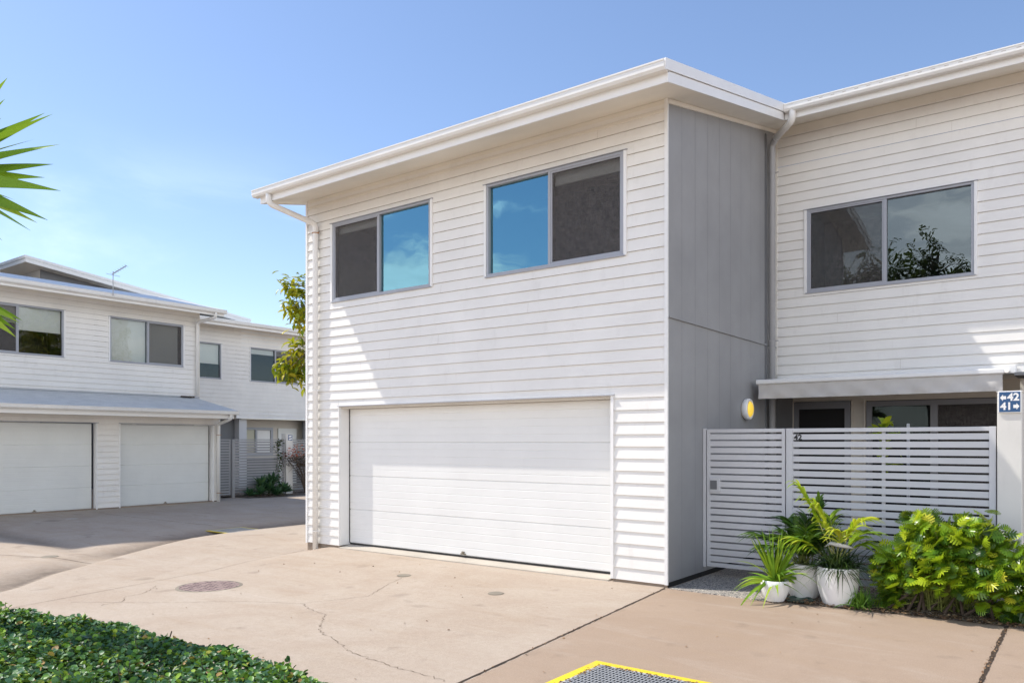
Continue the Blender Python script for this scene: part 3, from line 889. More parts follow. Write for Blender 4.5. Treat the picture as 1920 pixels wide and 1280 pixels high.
pil = thing('pillar', (3.385, FY, 0), 'white rendered letterbox pillar at the end of the slat fence', 'pillar')
mb = MB(); mb.box(3.275, 3.495, FY - .06, FY + .22, .0, 2.262); mb.build('shaft', M['render'], pil, bevel=.006)
mb = MB(); mb.box(3.27, 3.50, FY - .066, FY + .226, 2.263, 2.275); mb.build('cap', M['render'], pil)
sign = thing('sign', (3.385, FY - .075, 2.05), 'small blue square sign reading 42 and 41 with white arrows', 'sign')
SX, SZ, SY = 3.388, 2.160, FY - .066
mb = MB(); mb.box(SX - .104, SX + .104, SY - .013, SY - .001, SZ - .115, SZ + .115); mb.build('plate', M['trim'], sign, bevel=.008)
mb = MB(); mb.box(SX - .093, SX + .093, SY - .0155, SY - .0132, SZ - .104, SZ + .104); mb.build('panel', M['blue'], sign)
TSIG = lambda ox, oz: (lambda x, y, z: (SX + ox + x, SY - .0158 - z, SZ + oz + y))
text_mesh('lettering', '42', .105, M['trim'], sign, TSIG(.032, .047), .0035, .001)
text_mesh('lettering', '41', .105, M['trim'], sign, TSIG(-.03, -.047), .0035, .001)
def arrow(cx, cz, s):
    mb = MB(); y = SY - .017
    P = [(-.030, 0), (-.004, .034), (-.004, .017), (.024, .017), (.024, -.017), (-.004, -.017), (-.004, -.034)]
    mb.poly([(SX + cx + x * s, y, SZ + cz + z) for x, z in P]); return mb.build('arrow', M['trim'], sign)
arrow(-.055, .045, 1); arrow(.056, -.047, -1)
# neighbour's carport beam at the far right behind the pillar
nb = thing('carport', (3.6, 2.2, 0), 'dark carport edge with brackets behind the blue number sign', 'carport')
mb = MB(); mb.box(3.26, 6.4, 3.3, 3.9, 2.60, 2.64); mb.build('roof_sheet', M['darkgrey'], nb)
mb = MB(); mb.box(3.3, 6.4, 3.62, 3.70, 2.40, 2.58); mb.build('beam', M['cream'], nb)
mb = MB(); mb.tube([(3.52, 2.9, 2.598), (3.52, 2.9, 2.30)], .02, 8); mb.box(3.47, 3.57, 2.86, 2.94, 2.5, 2.598); mb.build('bracket', M['steel'], nb)

# ------------------------------------------------------------------ covers and grates
mh = MB(); mh.lathe([(.0005, .009), (.355, .009), (.36, .004)], (-4.80, -3.03, float(gz(-4.8, -3.03))), 48)
mh = mh.build('manhole_cover', M['manhole'], loc=(-4.80, -3.03, -.05)); tag(mh, 'round rusty brown cast iron manhole cover in the driveway', 'manhole cover')
mb = MB(); mb.lathe([(.357, .004), (.357, .0075), (.392, .0065), (.40, .002)], (-4.80, -3.03, float(gz(-4.8, -3.03))), 48)
mb.build('rim', M['cap'], mh, smooth=False)
for (x, y, r, lab) in ((-3.21, -1.2, .085, 'small round cap in the concrete before the middle of the wide garage door'),
                       (-1.45, -1.48, .085, 'small round cap in the concrete before the right end of the wide garage door'),
                       (-9.5, -2.95, .12, 'small round cap in the sunlit concrete at far left'),
                       (-15.3, -.05, .13, 'pale round cap in the shade below the left garage doors')):
    mb = MB(); mb.lathe([(.0005, .0085), (r, .0085), (r + .012, .003)], (x, y, float(gz(x, y))), 28)
    tag(mb.build('inspection_cover', M['cap'] if x > -12 else M['thresh'], loc=(x, y, float(gz(x, y)))), lab, 'cover', 'round caps in the driveway')
def grate(x0, x1, y0, y1, fw, lab, z):
    t = thing('drain_grate', ((x0 + x1) / 2, (y0 + y1) / 2, z), lab, 'drain grate', 'yellow edged drain grates')
    mb = MB()
    for a, b, c, d in ((x0, x1, y1 - fw, y1), (x0, x1, y0, y0 + fw), (x0, x0 + fw, y0 + fw, y1 - fw), (x1 - fw, x1, y0 + fw, y1 - fw)): mb.box(a, b, c, d, z + .001, z + .006)
    mb.build('painted_border', M['yellow'], t)
    i = fw + .004; mb = MB(); q = .022
    X0, X1, Y0, Y1 = x0 + i, x1 - i, y0 + i, y1 - i
    for a, b, c, d in ((X0, X1, Y1 - q, Y1), (X0, X1, Y0, Y0 + q), (X0, X0 + q, Y0 + q, Y1 - q), (X1 - q, X1, Y0 + q, Y1 - q)): mb.box(a, b, c, d, z + .001, z + .011)
    mb.build('angle_frame', M['steel'], t)
    mb = MB(); mb.poly([(X0 + q, Y0 + q, z + .002), (X1 - q, Y0 + q, z + .002), (X1 - q, Y1 - q, z + .002), (X0 + q, Y1 - q, z + .002)]); mb.build('pit', M['dark'], t)
    mb = MB(); k = X0 + q + .01
    while k < X1 - q: mb.box(k, k + .006, Y0 + q, Y1 - q, z + .003, z + .0105); k += .030
    k = Y0 + q + .01
    while k < Y1 - q: mb.box(X0 + q, X1 - q, k, k + .006, z + .004, z + .0095); k += .05 if fw > .05 else .05
    mb.build('bars', M['steel'], t)
grate(.925, 1.95, -4.25, -3.215, .085, 'drain grate with a bright yellow painted border in the foreground', float(gz(1.4, -3.7)))
grate(-10.97, -10.12, .72, 1.6, .07, 'distant drain grate with a yellow border half in shadow', float(gz(-10.97, 1.2)) + .012)

# ------------------------------------------------------------------ the townhouse across the lane (left)
XG, XU, XW = -17.21, -18.6, -21.8
TGa = lambda u, d, z: (XG - d, u, z)
TUp = lambda u, d, z: (XU - d, u, z)
TWi = lambda u, d, z: (XW - d, u, z)
h2 = thing('townhouse', (XG, 1.7, 0), 'white townhouse across the lane with two closed garage doors under a corrugated awning roof', 'townhouse')
D1 = (-1.35, 1.40, -1, 2.245); D2 = (2.04, 4.82, -1, 2.235)
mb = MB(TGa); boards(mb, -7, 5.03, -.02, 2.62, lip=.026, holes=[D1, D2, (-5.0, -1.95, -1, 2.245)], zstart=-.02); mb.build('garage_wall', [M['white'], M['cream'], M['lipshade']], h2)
mb = MB(TGa); mb.box(-7, 5.06, .0, .1, -.25, -.022); mb.build('slab_edge', M['base'], h2)
mb = MB(TGa); mb.box(5.03, 5.065, -.024, .02, -.1, 2.62)
for a, b in (D1[:2], D2[:2]):
    mb.box(a - .03, a, -.026, .15, -.05, 2.24); mb.box(b, b + .03, -.026, .15, -.05, 2.24)
mb.build('corner_trim', M['trim'], h2)
mb = MB(TGa)
for a, b in (D1[:2], D2[:2]): mb.box(a - .05, b + .05, -.05, .02, 2.246, 2.262)
mb.build('head_flashing', M['alu'], h2)
garage_door(TGa, h2, D1[0] + .02, D1[1] - .06, -.03, 2.235, .13, 'door2', -.06)
garage_door(TGa, h2, D2[0] + .02, D2[1] - .06, -.03, 2.23, .13, 'door2', 3.40)
garage_door(TGa, h2, -4.98, -1.97, -.03, 2.235, .13, 'door2', -3.4)
mb = MB(lambda u, d, z: (u, 5.06 - d, z)); mb.poly([(XG, 0, -.2), (XU, 0, -.2), (XU, 0, 3.0), (XG, 0, 2.62)]); mb.build('garage_side_wall', M['white'], h2)
# corrugated awning roof
mb = MB(TGa); vs = []; fs = []; k = 0
uu = np.arange(-6.5, 5.11, .076 / 6)
for i, u in enumerate(uu):
    w = .009 * math.sin(2 * math.pi * u / .076)
    vs += [(u, -.90, 2.655 + w), (u, 1.39, 3.125 + w)]
    if i: fs.append((2 * i - 2, 2 * i, 2 * i + 1, 2 * i - 1))
mb.mesh(vs, fs); mb.build('awning_roof', M['roof'], h2)
mb = MB(TGa); mb.box(-6.5, 5.10, 1.33, 1.385, 3.12, 3.165); mb.box(-6.5, 5.1, .1, .9, 2.6, 2.605); mb.build('awning_flashing', M['steel'], h2)
mb = MB(TGa)
mb.hexa([(4.88, 1.26, 3.105), (5.16, 1.26, 3.105), (5.16, 1.38, 3.125), (4.88, 1.38, 3.125), (4.88, 1.26, 3.165), (5.16, 1.26, 3.165), (5.16, 1.38, 3.19), (4.88, 1.38, 3.19)])
mb.build('ridge_cap', M['steel'], h2)
mb = MB(TGa); mb.m = 0
for k in range(6): mb.box(4.55 + k * .076, 4.585 + k * .076, 1.20, 1.3, 3.125, 3.165)
mb.build('spreader', M['joint'], h2)
gutter('gutter', TGa, h2, -6.5, 5.10, -.95, 2.655, h=.11)
mb = MB(TGa); mb.box(-6.5, 5.0, -.825, -.80, 2.43, 2.60); mb.build('fascia', M['trim'], h2)
mb = MB(TGa); mb.poly([(-6.5, -.80, 2.445), (5.0, -.80, 2.445), (5.0, 0, 2.445), (-6.5, 0, 2.445)]); mb.build('eaves_lining', M['soffit'], h2)
mb = MB(TGa); mb.poly([(5.08, -.83, 2.60), (5.08, 1.39, 3.10), (5.08, 1.39, 2.96), (5.08, 0, 2.43), (5.08, -.83, 2.43)]); mb.build('awning_end', M['trim'], h2)
downpipe(TGa, h2, [(4.86, -.88, 2.58), (4.86, -.88, 2.42), (4.965, -.08, 2.28), (4.965, -.08, -.1)], .048, 'gutter', [(4.965, -.08, 1.95, 'rust'), (4.965, -.08, .2, 'rust')])
# upper storey
WA = (-1.10, 1.18, ZS, ZH); WB = (2.439, 4.681, ZS, ZH)
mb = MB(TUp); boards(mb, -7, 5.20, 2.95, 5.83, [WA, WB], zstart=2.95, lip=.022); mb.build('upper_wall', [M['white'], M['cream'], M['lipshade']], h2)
mb = MB(TUp); mb.box(5.2, 5.235, -.024, .02, 2.9, 5.84); mb.box(-7, 5.2, -.016, .01, 5.72, 5.846); mb.build('upper_trim', M['soffit'], h2)
mb = MB(lambda u, d, z: (u, 5.22 - d, z)); mb.poly([(XU, 0, 2.6), (XW, 0, 2.6), (XW, 0, 6.5), (XU, 0, 5.85)]); mb.build('upper_side_wall', M['grey'], h2)
window(TUp, h2, *WA, .042, 'l', [(-1.07, .02, .45), (.06, 1.14, .62)], gl='glass3')
window(TUp, h2, *WB, 3.558, 'r', [(2.47, 3.53, 1.24), (3.60, 4.56, 1.24)], gl='glass3')
mb = MB(TUp)
mb.box(-7, 5.60, -.76, -.735, S(-.75) - .012, S(-.75) + .19); mb.build('upper_fascia', M['trim'], h2)
mb = MB(TUp); mb.poly([(-7, -.74, S(-.74)), (5.6, -.74, S(-.74)), (5.6, 0, S(0)), (-7, 0, S(0))]); mb.poly([(5.2, 0, S(0)), (5.6, 0, S(0)), (5.6, 3.2, S(3.2)), (5.2, 3.2, S(3.2))]); mb.build('upper_eaves_lining', M['soffit'], h2)
mb = MB(TUp); rake(mb, 5.6, 5.62, -.76, 3.2, -.012, .21); mb.build('barge_board', M['trim'], h2)
mb = MB(TUp); rake(mb, -7, 5.62, -.84, 2.6, .185, .2); mb.build('roof', M['roof'], h2)
gutter('upper_gutter', TUp, h2, -7, 5.66, -.865, 5.868)
downpipe(TUp, h2, [(5.30, -.80, 5.78), (5.30, -.80, 5.62), (5.12, -.075, 5.48), (5.12, -.075, 3.12)], .047, 'gutter')
# wing further down the lane
WC = (6.7, 8.044, ZS, ZH); WD = (9.292, 11.479, ZS, ZH)
mb = MB(TWi); boards(mb, 5.2, 14.5, 2.63, 6.3, [WC, WD], zstart=2.63, lip=.024); mb.build('wing_wall', [M['white'], M['cream'], M['lipshade']], h2)
window(TWi, h2, *WC, 7.1, None, [(7.12, 8.0, .72)], gl='glass3')
window(TWi, h2, *WD, 10.43, 'r', [(9.33, 10.41, .2), (10.46, 11.44, .2)], gl='glass3')
mb = MB(TWi)
mb.box(5.4, 14.5, -.70, -.675, 5.93, 6.12); mb.build('wing_fascia', M['trim'], h2)
mb = MB(TWi); mb.poly([(5.4, -.68, 5.945), (14.5, -.68, 5.945), (14.5, 0, 6.10), (5.4, 0, 6.10)]); mb.build('wing_eaves_lining', M['soffit'], h2)
gutter('wing_gutter', TWi, h2, 5.4, 14.5, -.80, 6.145)
mb = MB(TWi); mb.hexa([(5.4, -.78, 6.11), (14.5, -.78, 6.11), (14.5, 4, 6.9), (5.4, 4, 6.9), (5.4, -.78, 6.125), (14.5, -.78, 6.125), (14.5, 4, 6.915), (5.4, 4, 6.915)]); mb.build('wing_roof', M['roof'], h2)
mb = MB(TWi); mb.poly([(5.2, 0, 2.625), (14.5, 0, 2.625), (14.5, 1.4, 2.625), (5.2, 1.4, 2.625)]); mb.build('overhang_lining', M['soffit'], h2)
mb = MB(TWi)
mb.poly([(5.2, .9, 1.1), (14.5, .9, 1.1), (14.5, .9, 2.63), (5.2, .9, 2.63)]); mb.m = 1; mb.poly([(5.2, .9, -.1), (14.5, .9, -.1), (14.5, .9, 1.1), (5.2, .9, 1.1)]); mb.build('porch_wall', [M['cream'], M['darkgrey']], h2)  # dark lower wall: courtyard shade put into the colour
mb = MB(TWi); mb.box(5.2, 9.0, .5, .6, -.1, 2.62); mb.box(12.2, 14.5, .5, .6, -.1, 2.62); mb.build('porch_side_wall', M['darkgrey'], h2)
mb = MB(TWi); mb.box(8.95, 9.28, .2, .5, -.1, 2.62); mb.build('porch_post', M['fence'], h2)
mb = MB(TWi); mb.box(9.29, 10.95, .84, .9, 1.2, 1.28); mb.box(9.29, 10.95, .84, .9, 2.22, 2.32); mb.box(9.29, 9.34, .84, .9, 1.28, 2.22); mb.box(10.12, 10.2, .84, .9, 1.28, 2.22); mb.box(10.85, 10.95, .84, .9, 1.28, 2.22)
pw = mb.build('porch_window', M['alu'], h2)
mb = MB(TWi); mb.poly([(9.34, .88, 1.28), (10.12, .88, 1.28), (10.12, .88, 2.22), (9.34, .88, 2.22)]); mb.build('glass_pane', M['glass3'], pw)
mb = MB(TWi); mb.box(10.22, 10.83, .885, .895, 1.28, 2.2); mb.build('roller_blind', M['blind'], pw)
mb = MB(TWi); mb.box(11.2, 12.1, .84, .9, -.05, 2.3); pd = mb.build('porch_door', M['door2'], h2)
mb = MB(TWi); mb.tube([(11.3, .83, 1.0), (11.3, .78, 1.0)], .03, 8); mb.build('handle', M['steel'], pd)

gt2 = thing('gate', (-18.25, 5.6, 0), 'narrow shaded grey slat gate beside the corrugated awning roof across the lane', 'gate')
TF = lambda u, d, z: (-18.25 - d, u, z)
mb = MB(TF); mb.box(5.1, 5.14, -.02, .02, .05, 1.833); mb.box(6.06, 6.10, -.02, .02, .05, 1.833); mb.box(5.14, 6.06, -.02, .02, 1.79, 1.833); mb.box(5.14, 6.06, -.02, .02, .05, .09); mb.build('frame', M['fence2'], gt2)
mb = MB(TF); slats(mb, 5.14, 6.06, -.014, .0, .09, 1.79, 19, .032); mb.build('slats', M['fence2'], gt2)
fe2 = thing('fence', (-18.25, 7.2, 0), 'shaded grey slat fence behind the spiky green agave across the lane', 'fence')
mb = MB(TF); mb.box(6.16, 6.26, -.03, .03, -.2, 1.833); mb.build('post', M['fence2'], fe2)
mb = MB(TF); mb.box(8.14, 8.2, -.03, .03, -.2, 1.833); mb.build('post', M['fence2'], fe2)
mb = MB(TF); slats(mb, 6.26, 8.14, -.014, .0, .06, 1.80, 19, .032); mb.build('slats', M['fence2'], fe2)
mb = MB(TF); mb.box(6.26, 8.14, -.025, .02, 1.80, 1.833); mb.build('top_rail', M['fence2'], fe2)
fe3 = thing('fence', (-18.25, 10, 0), 'grey slat fence behind the red tipped shrub across the lane', 'fence')
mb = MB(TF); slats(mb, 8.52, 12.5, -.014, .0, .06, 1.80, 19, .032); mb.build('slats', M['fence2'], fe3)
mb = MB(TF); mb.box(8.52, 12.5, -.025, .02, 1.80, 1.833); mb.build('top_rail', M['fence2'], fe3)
p2 = thing('pillar', (-18.25, 8.36, 0), 'narrow cream pillar between the slat fences across the lane', 'pillar')
mb = MB(TF); mb.box(8.225, 8.50, -.06, .2, -.2, 2.01); mb.build('shaft', M['render'], p2, bevel=.006)
mb = MB(TF); mb.box(8.22, 8.505, -.066, .206, 2.012, 2.025); mb.build('cap', M['render'], p2)
s2 = thing('sign', (-18.18, 8.38, 1.9), 'tiny blue and white number sign on the far cream pillar', 'sign')
mb = MB(TF); mb.box(8.285, 8.482, -.074, -.062, 1.785, 2.0); mb.build('plate', M['trim'], s2)
mb = MB(TF); mb.box(8.297, 8.47, -.077, -.0745, 1.797, 1.988); mb.build('panel', M['blue'], s2)
for (a, b, c, d) in ((8.32, 8.44, 1.915, 1.955), (8.33, 8.45, 1.83, 1.87)):
    mb = MB(TF); mb.hexa([(a, -.079, c - .02), (b, -.079, c), (b, -.0775, c), (a, -.0775, c - .02), (a, -.079, d), (b, -.079, d + .018), (b, -.0775, d + .018), (a, -.0775, d)]); mb.build('arrow', M['trim'], s2)
bedq = [(-17.55, 6.3), (-17.3, 7.2), (-17.45, 8.3), (-17.6, 9.5), (-17.6, 12.5), (-18.6, 12.5), (-18.6, 6.3)]
mb = MB(); mb.poly([(x, y, -.03) for x, y in bedq]); mb.m = 0
tag(mb.build('garden_bed', M['mulch']), kind='structure')
mb = MB(); mb.poly([(-18.3, 5.1, .0), (-18.3, 14, .0), (-22.7, 14, .0), (-22.7, 5.1, .0)]); tag(mb.build('courtyard', M['mulch']), kind='structure')  # dark floor colour stands in for shade behind the slats

# television antenna on its roof
an = thing('tv_antenna', (-17.7, 2.09, 5.9), 'thin television antenna standing on the roof across the lane', 'antenna')
mb = MB(); mb.tube([(-17.7, 2.09, 5.8), (-17.7, 2.09, 6.46)], .012, 8); mb.build('mast', M['steel'], an)
mb = MB(); mb.tube([(-17.68, 2.06, 6.38), (-17.5, 2.36, 6.64)], .016, 8); b0 = mb.build('boom', M['alu'], an)
mb = MB()
for k in range(7):
    t = k / 6; c = Vector((-17.68, 2.06, 6.38)).lerp(Vector((-17.5, 2.36, 6.64)), t)
    mb.tube([(c.x - .1, c.y + .1, c.z), (c.x + .1, c.y - .1, c.z)], .004, 6)
mb.tube([(-17.7, 1.90, 6.37), (-17.7, 2.28, 6.35)], .006, 6)
mb.build('elements', M['alu'], an)

# taller house behind with a raked white roof
h3 = thing('townhouse', (-26, 3.3, 0), 'house behind with a raked white roof edge over dark grey cladding', 'townhouse')
RZ = lambda y: 8.081 + (y - 2.722) * (7.015 - 8.081) / (11.527 - 2.722)
def rk(mb, x0, x1, y0, y1, lo, hi): mb.hexa([(x0, y0, RZ(y0) + lo), (x1, y0, RZ(y0) + lo), (x1, y1, RZ(y1) + lo), (x0, y1, RZ(y1) + lo), (x0, y0, RZ(y0) + hi), (x1, y0, RZ(y0) + hi), (x1, y1, RZ(y1) + hi), (x0, y1, RZ(y1) + hi)])
mb = MB(); rk(mb, -25.02, -25.0, 2.72, 11.53, -.23, -.10); rk(mb, -25.01, -24.985, 2.70, 11.55, -.095, 0); mb.build('barge_board', M['trim'], h3)
mb = MB(); mb.box(-38, -25.02, 2.715, 2.74, RZ(2.72) - .23, RZ(2.72) - .1); mb.box(-38, -25.0, 2.69, 2.72, RZ(2.72) - .095, RZ(2.72)); mb.build('fascia', M['trim'], h3)
mb = MB(); rk(mb, -38, -25.02, 2.74, 11.53, -.03, -.01); mb.build('roof', M['roof'], h3)
mb = MB(); mb.poly([(-38, 2.74, RZ(2.74) - .225), (-25.02, 2.74, RZ(2.74) - .225), (-25.02, 11.5, RZ(11.5) - .225), (-38, 11.5, RZ(11.5) - .225)]); mb.build('eaves_lining', M['soffit'], h3)
mb = MB()
ys = [3.38, 5.7, 8.1, 11.4]
for a, b in zip(ys[:-1], ys[1:]): mb.poly([(-25.5, a + .006, 0), (-25.5, b - .006, 0), (-25.5, b - .006, RZ(b) - .23), (-25.5, a + .006, RZ(a) - .23)])
mb.poly([(-25.512, 3.38, 0), (-25.512, 11.4, 0), (-25.512, 11.4, RZ(11.4) - .23), (-25.512, 3.38, RZ(3.38) - .23)])
mb.build('side_wall', M['darkgrey'], h3)
mb = MB(); xs = [-25.5, -27.4, -29.3, -38]
for a, b in zip(xs[:-1], xs[1:]): mb.poly([(a - .008, 3.38, 0), (b + .008, 3.38, 0), (b + .008, 3.38, RZ(3.38) - .23), (a - .008, 3.38, RZ(3.38) - .23)])
mb.m = 1; mb.poly([(-25.5, 3.392, 0), (-38, 3.392, 0), (-38, 3.392, RZ(3.38) - .23), (-25.5, 3.392, RZ(3.38) - .23)])
mb.build('front_wall', [M['cream'], M['darkgrey']], h3)

# unseen tall block added at left to cast the straight shadow over the lane
ab = thing('lane_shadow_block', (-30, -3, 0), 'tall pale block with rows of windows, added out of view to shade the lane', 'added shadow block')
AX, AY0, AY1, AH = -25.1, -7.55, 1.3, 22.2
mb = MB(); mb.box(AX - 10, AX, AY0, AY1, -.1, AH - .35); mb.build('wall', M['white'], ab)
mb = MB(); mb.box(AX - 10.1, AX + .1, AY0 - .1, AY1 + .1, AH - .349, AH); mb.build('roof', M['trim'], ab)
for fl in range(7):
    z = .4 + fl * 3.05
    for y in (-6.4, -3.2, 0):
        mb = MB(); mb.box(AX - .02, AX + .02, y, y + 1.9, z + .5, z + 2.3); w = mb.build('window', M['alu'], ab)
        mb = MB(); mb.poly([(AX + .024, y + .06, z + .56), (AX + .024, y + 1.84, z + .56), (AX + .024, y + 1.84, z + 2.24), (AX + .024, y + .06, z + 2.24)]); mb.build('glass_pane', M['glass2'], w)

# ------------------------------------------------------------------ vegetation
def norm(a): return a / np.maximum(np.linalg.norm(a, axis=-1, keepdims=True), 1e-9)
def emit(name, mat, verts, faces, rnd, parent=None, loc=None):
    me = bpy.data.meshes.new(name)
    off = np.array(wloc(parent) if parent is not None else (loc or (0, 0, 0)))
    me.from_pydata((verts - off).tolist(), [], faces)
    a = me.attributes.new('rnd', 'FLOAT', 'POINT'); a.data.foreach_set('value', np.clip(rnd, 0, 1).astype(np.float32))
    me.materials.append(mat)
    me.polygons.foreach_set('use_smooth', [True] * len(me.polygons))
    o = bpy.data.objects.new(name, me); col.objects.link(o)
    if parent is not None: o.parent = parent
    elif loc is not None: o.location = loc
    return o
ROUND = (np.array([(0, 0, 0), (1, 0, -.06), (.28, .38, .07), (.62, .48, .09), (.9, .27, .04), (.28, -.38, .07), (.62, -.48, .09), (.9, -.27, .04)]), [(0, 1, 4, 3, 2), (0, 5, 6, 7, 1)])
LANCE = (np.array([(0, 0, 0), (.5, 0, -.02), (1, 0, -.16), (.22, .36, .05), (.55, .5, .05), (.82, .27, -.04), (.22, -.36, .05), (.55, -.5, .05), (.82, -.27, -.04)]), [(0, 1, 4, 3), (1, 2, 5, 4), (0, 6, 7, 1), (1, 7, 8, 2)])
def lobed(curl=.3, twist=0.):
    v = []; f = []
    def add(*ps):
        i = len(v); v.extend(ps); f.append(tuple(range(i, i + len(ps))))
    zf = lambda x, y: -curl * max(x - .15, 0) ** 1.6 - .45 * curl * abs(y) ** 1.4 * 2 + twist * x * y + .05
    P = lambda x, y: (x, y, zf(x, y))
    add(P(0, -.06), P(.5, -.09), P(.5, .09), P(0, .06)); add(P(.5, -.09), P(.86, -.04), P(1, 0), P(.86, .04), P(.5, .09))
    tt = (-.06, .12, .30, .47, .62); ww = (.34, .52, .54, .46, .32)
    for t, w in zip(tt, ww):
        for s in (1, -1):
            pts = [P(t - .0, .04 * s), P(t + .05, .55 * w * s), P(t + .13, .95 * w * s), P(t + .2, w * s), P(t + .225, .88 * w * s), P(t + .178, .5 * w * s), P(t + .135, .04 * s)]
            add(*(pts if s > 0 else pts[::-1]))
    return np.array(v), f
LOBES = [lobed(.1, .3), lobed(.35, -.3), lobed(.6, .2), lobed(-.15, 0)]
def leafset(pos, dirv, upv, length, width, tpl, rnd):
    tv, tf = tpl
    X = norm(dirv); Y = norm(np.cross(upv, X)); Z = np.cross(X, Y)
    n = len(pos); k = len(tv)
    length = np.broadcast_to(length, n); width = np.broadcast_to(width, n)
    V = pos[:, None] + X[:, None] * (tv[None, :, 0:1] * length[:, None, None]) + Y[:, None] * (tv[None, :, 1:2] * width[:, None, None]) + Z[:, None] * (tv[None, :, 2:3] * length[:, None, None])
    F = [tuple(a + i * k for a in f) for i in range(n) for f in tf]
    return V.reshape(-1, 3), F, np.repeat(rnd, k)
def straps(pos, dirv, length, width, droop, nseg, rnd, fold=.25, prof=None, upj=.25):
    n = len(pos); D = norm(dirv)
    length = np.broadcast_to(length, n); width = np.broadcast_to(width, n); droop = np.broadcast_to(droop, n)
    t = np.linspace(0, 1, nseg + 1)
    pr = np.array([prof(x) for x in t]) if prof else np.minimum(1, np.minimum(.55 + t * 3, (1 - t) * 2.2 + .02))
    C = pos[:, None] + D[:, None] * (t[None, :, None] * length[:, None, None])
    C[:, :, 2] -= (droop * length)[:, None] * t[None] ** 2.2
    T = np.gradient(C, axis=1)
    side = norm(np.cross(T, np.array([0, 0, 1.]) + rng.normal(0, upj, (n, 1, 3))))
    nrm = norm(np.cross(side, T))
    W = (width[:, None] * pr[None])[..., None] * .5
    A = C + side * W + nrm * W * fold; B = C - side * W + nrm * W * fold
    V = np.stack([A, C, B], 2).reshape(n, -1, 3)
    k = (nseg + 1) * 3; F = []
    for i in range(n):
        for s in range(nseg):
            b = i * k + s * 3
            F += [(b, b + 1, b + 4, b + 3), (b + 1, b + 2, b + 5, b + 4)]
    return V.reshape(-1, 3), F, np.repeat(rnd, k)
def merge(*parts):
    V, F, Rr = [], [], []; o = 0
    for v, f, r in parts:
        V.append(v); Rr.append(r); F += [tuple(a + o for a in q) for q in f]; o += len(v)
    return np.concatenate(V), F, np.concatenate(Rr)
def unit(n, zlo=-1, zhi=1):
    z = rng.uniform(zlo, zhi, n); a = rng.uniform(0, 2 * math.pi, n); r = np.sqrt(1 - z * z)
    return np.stack([r * np.cos(a), r * np.sin(a), z], -1)

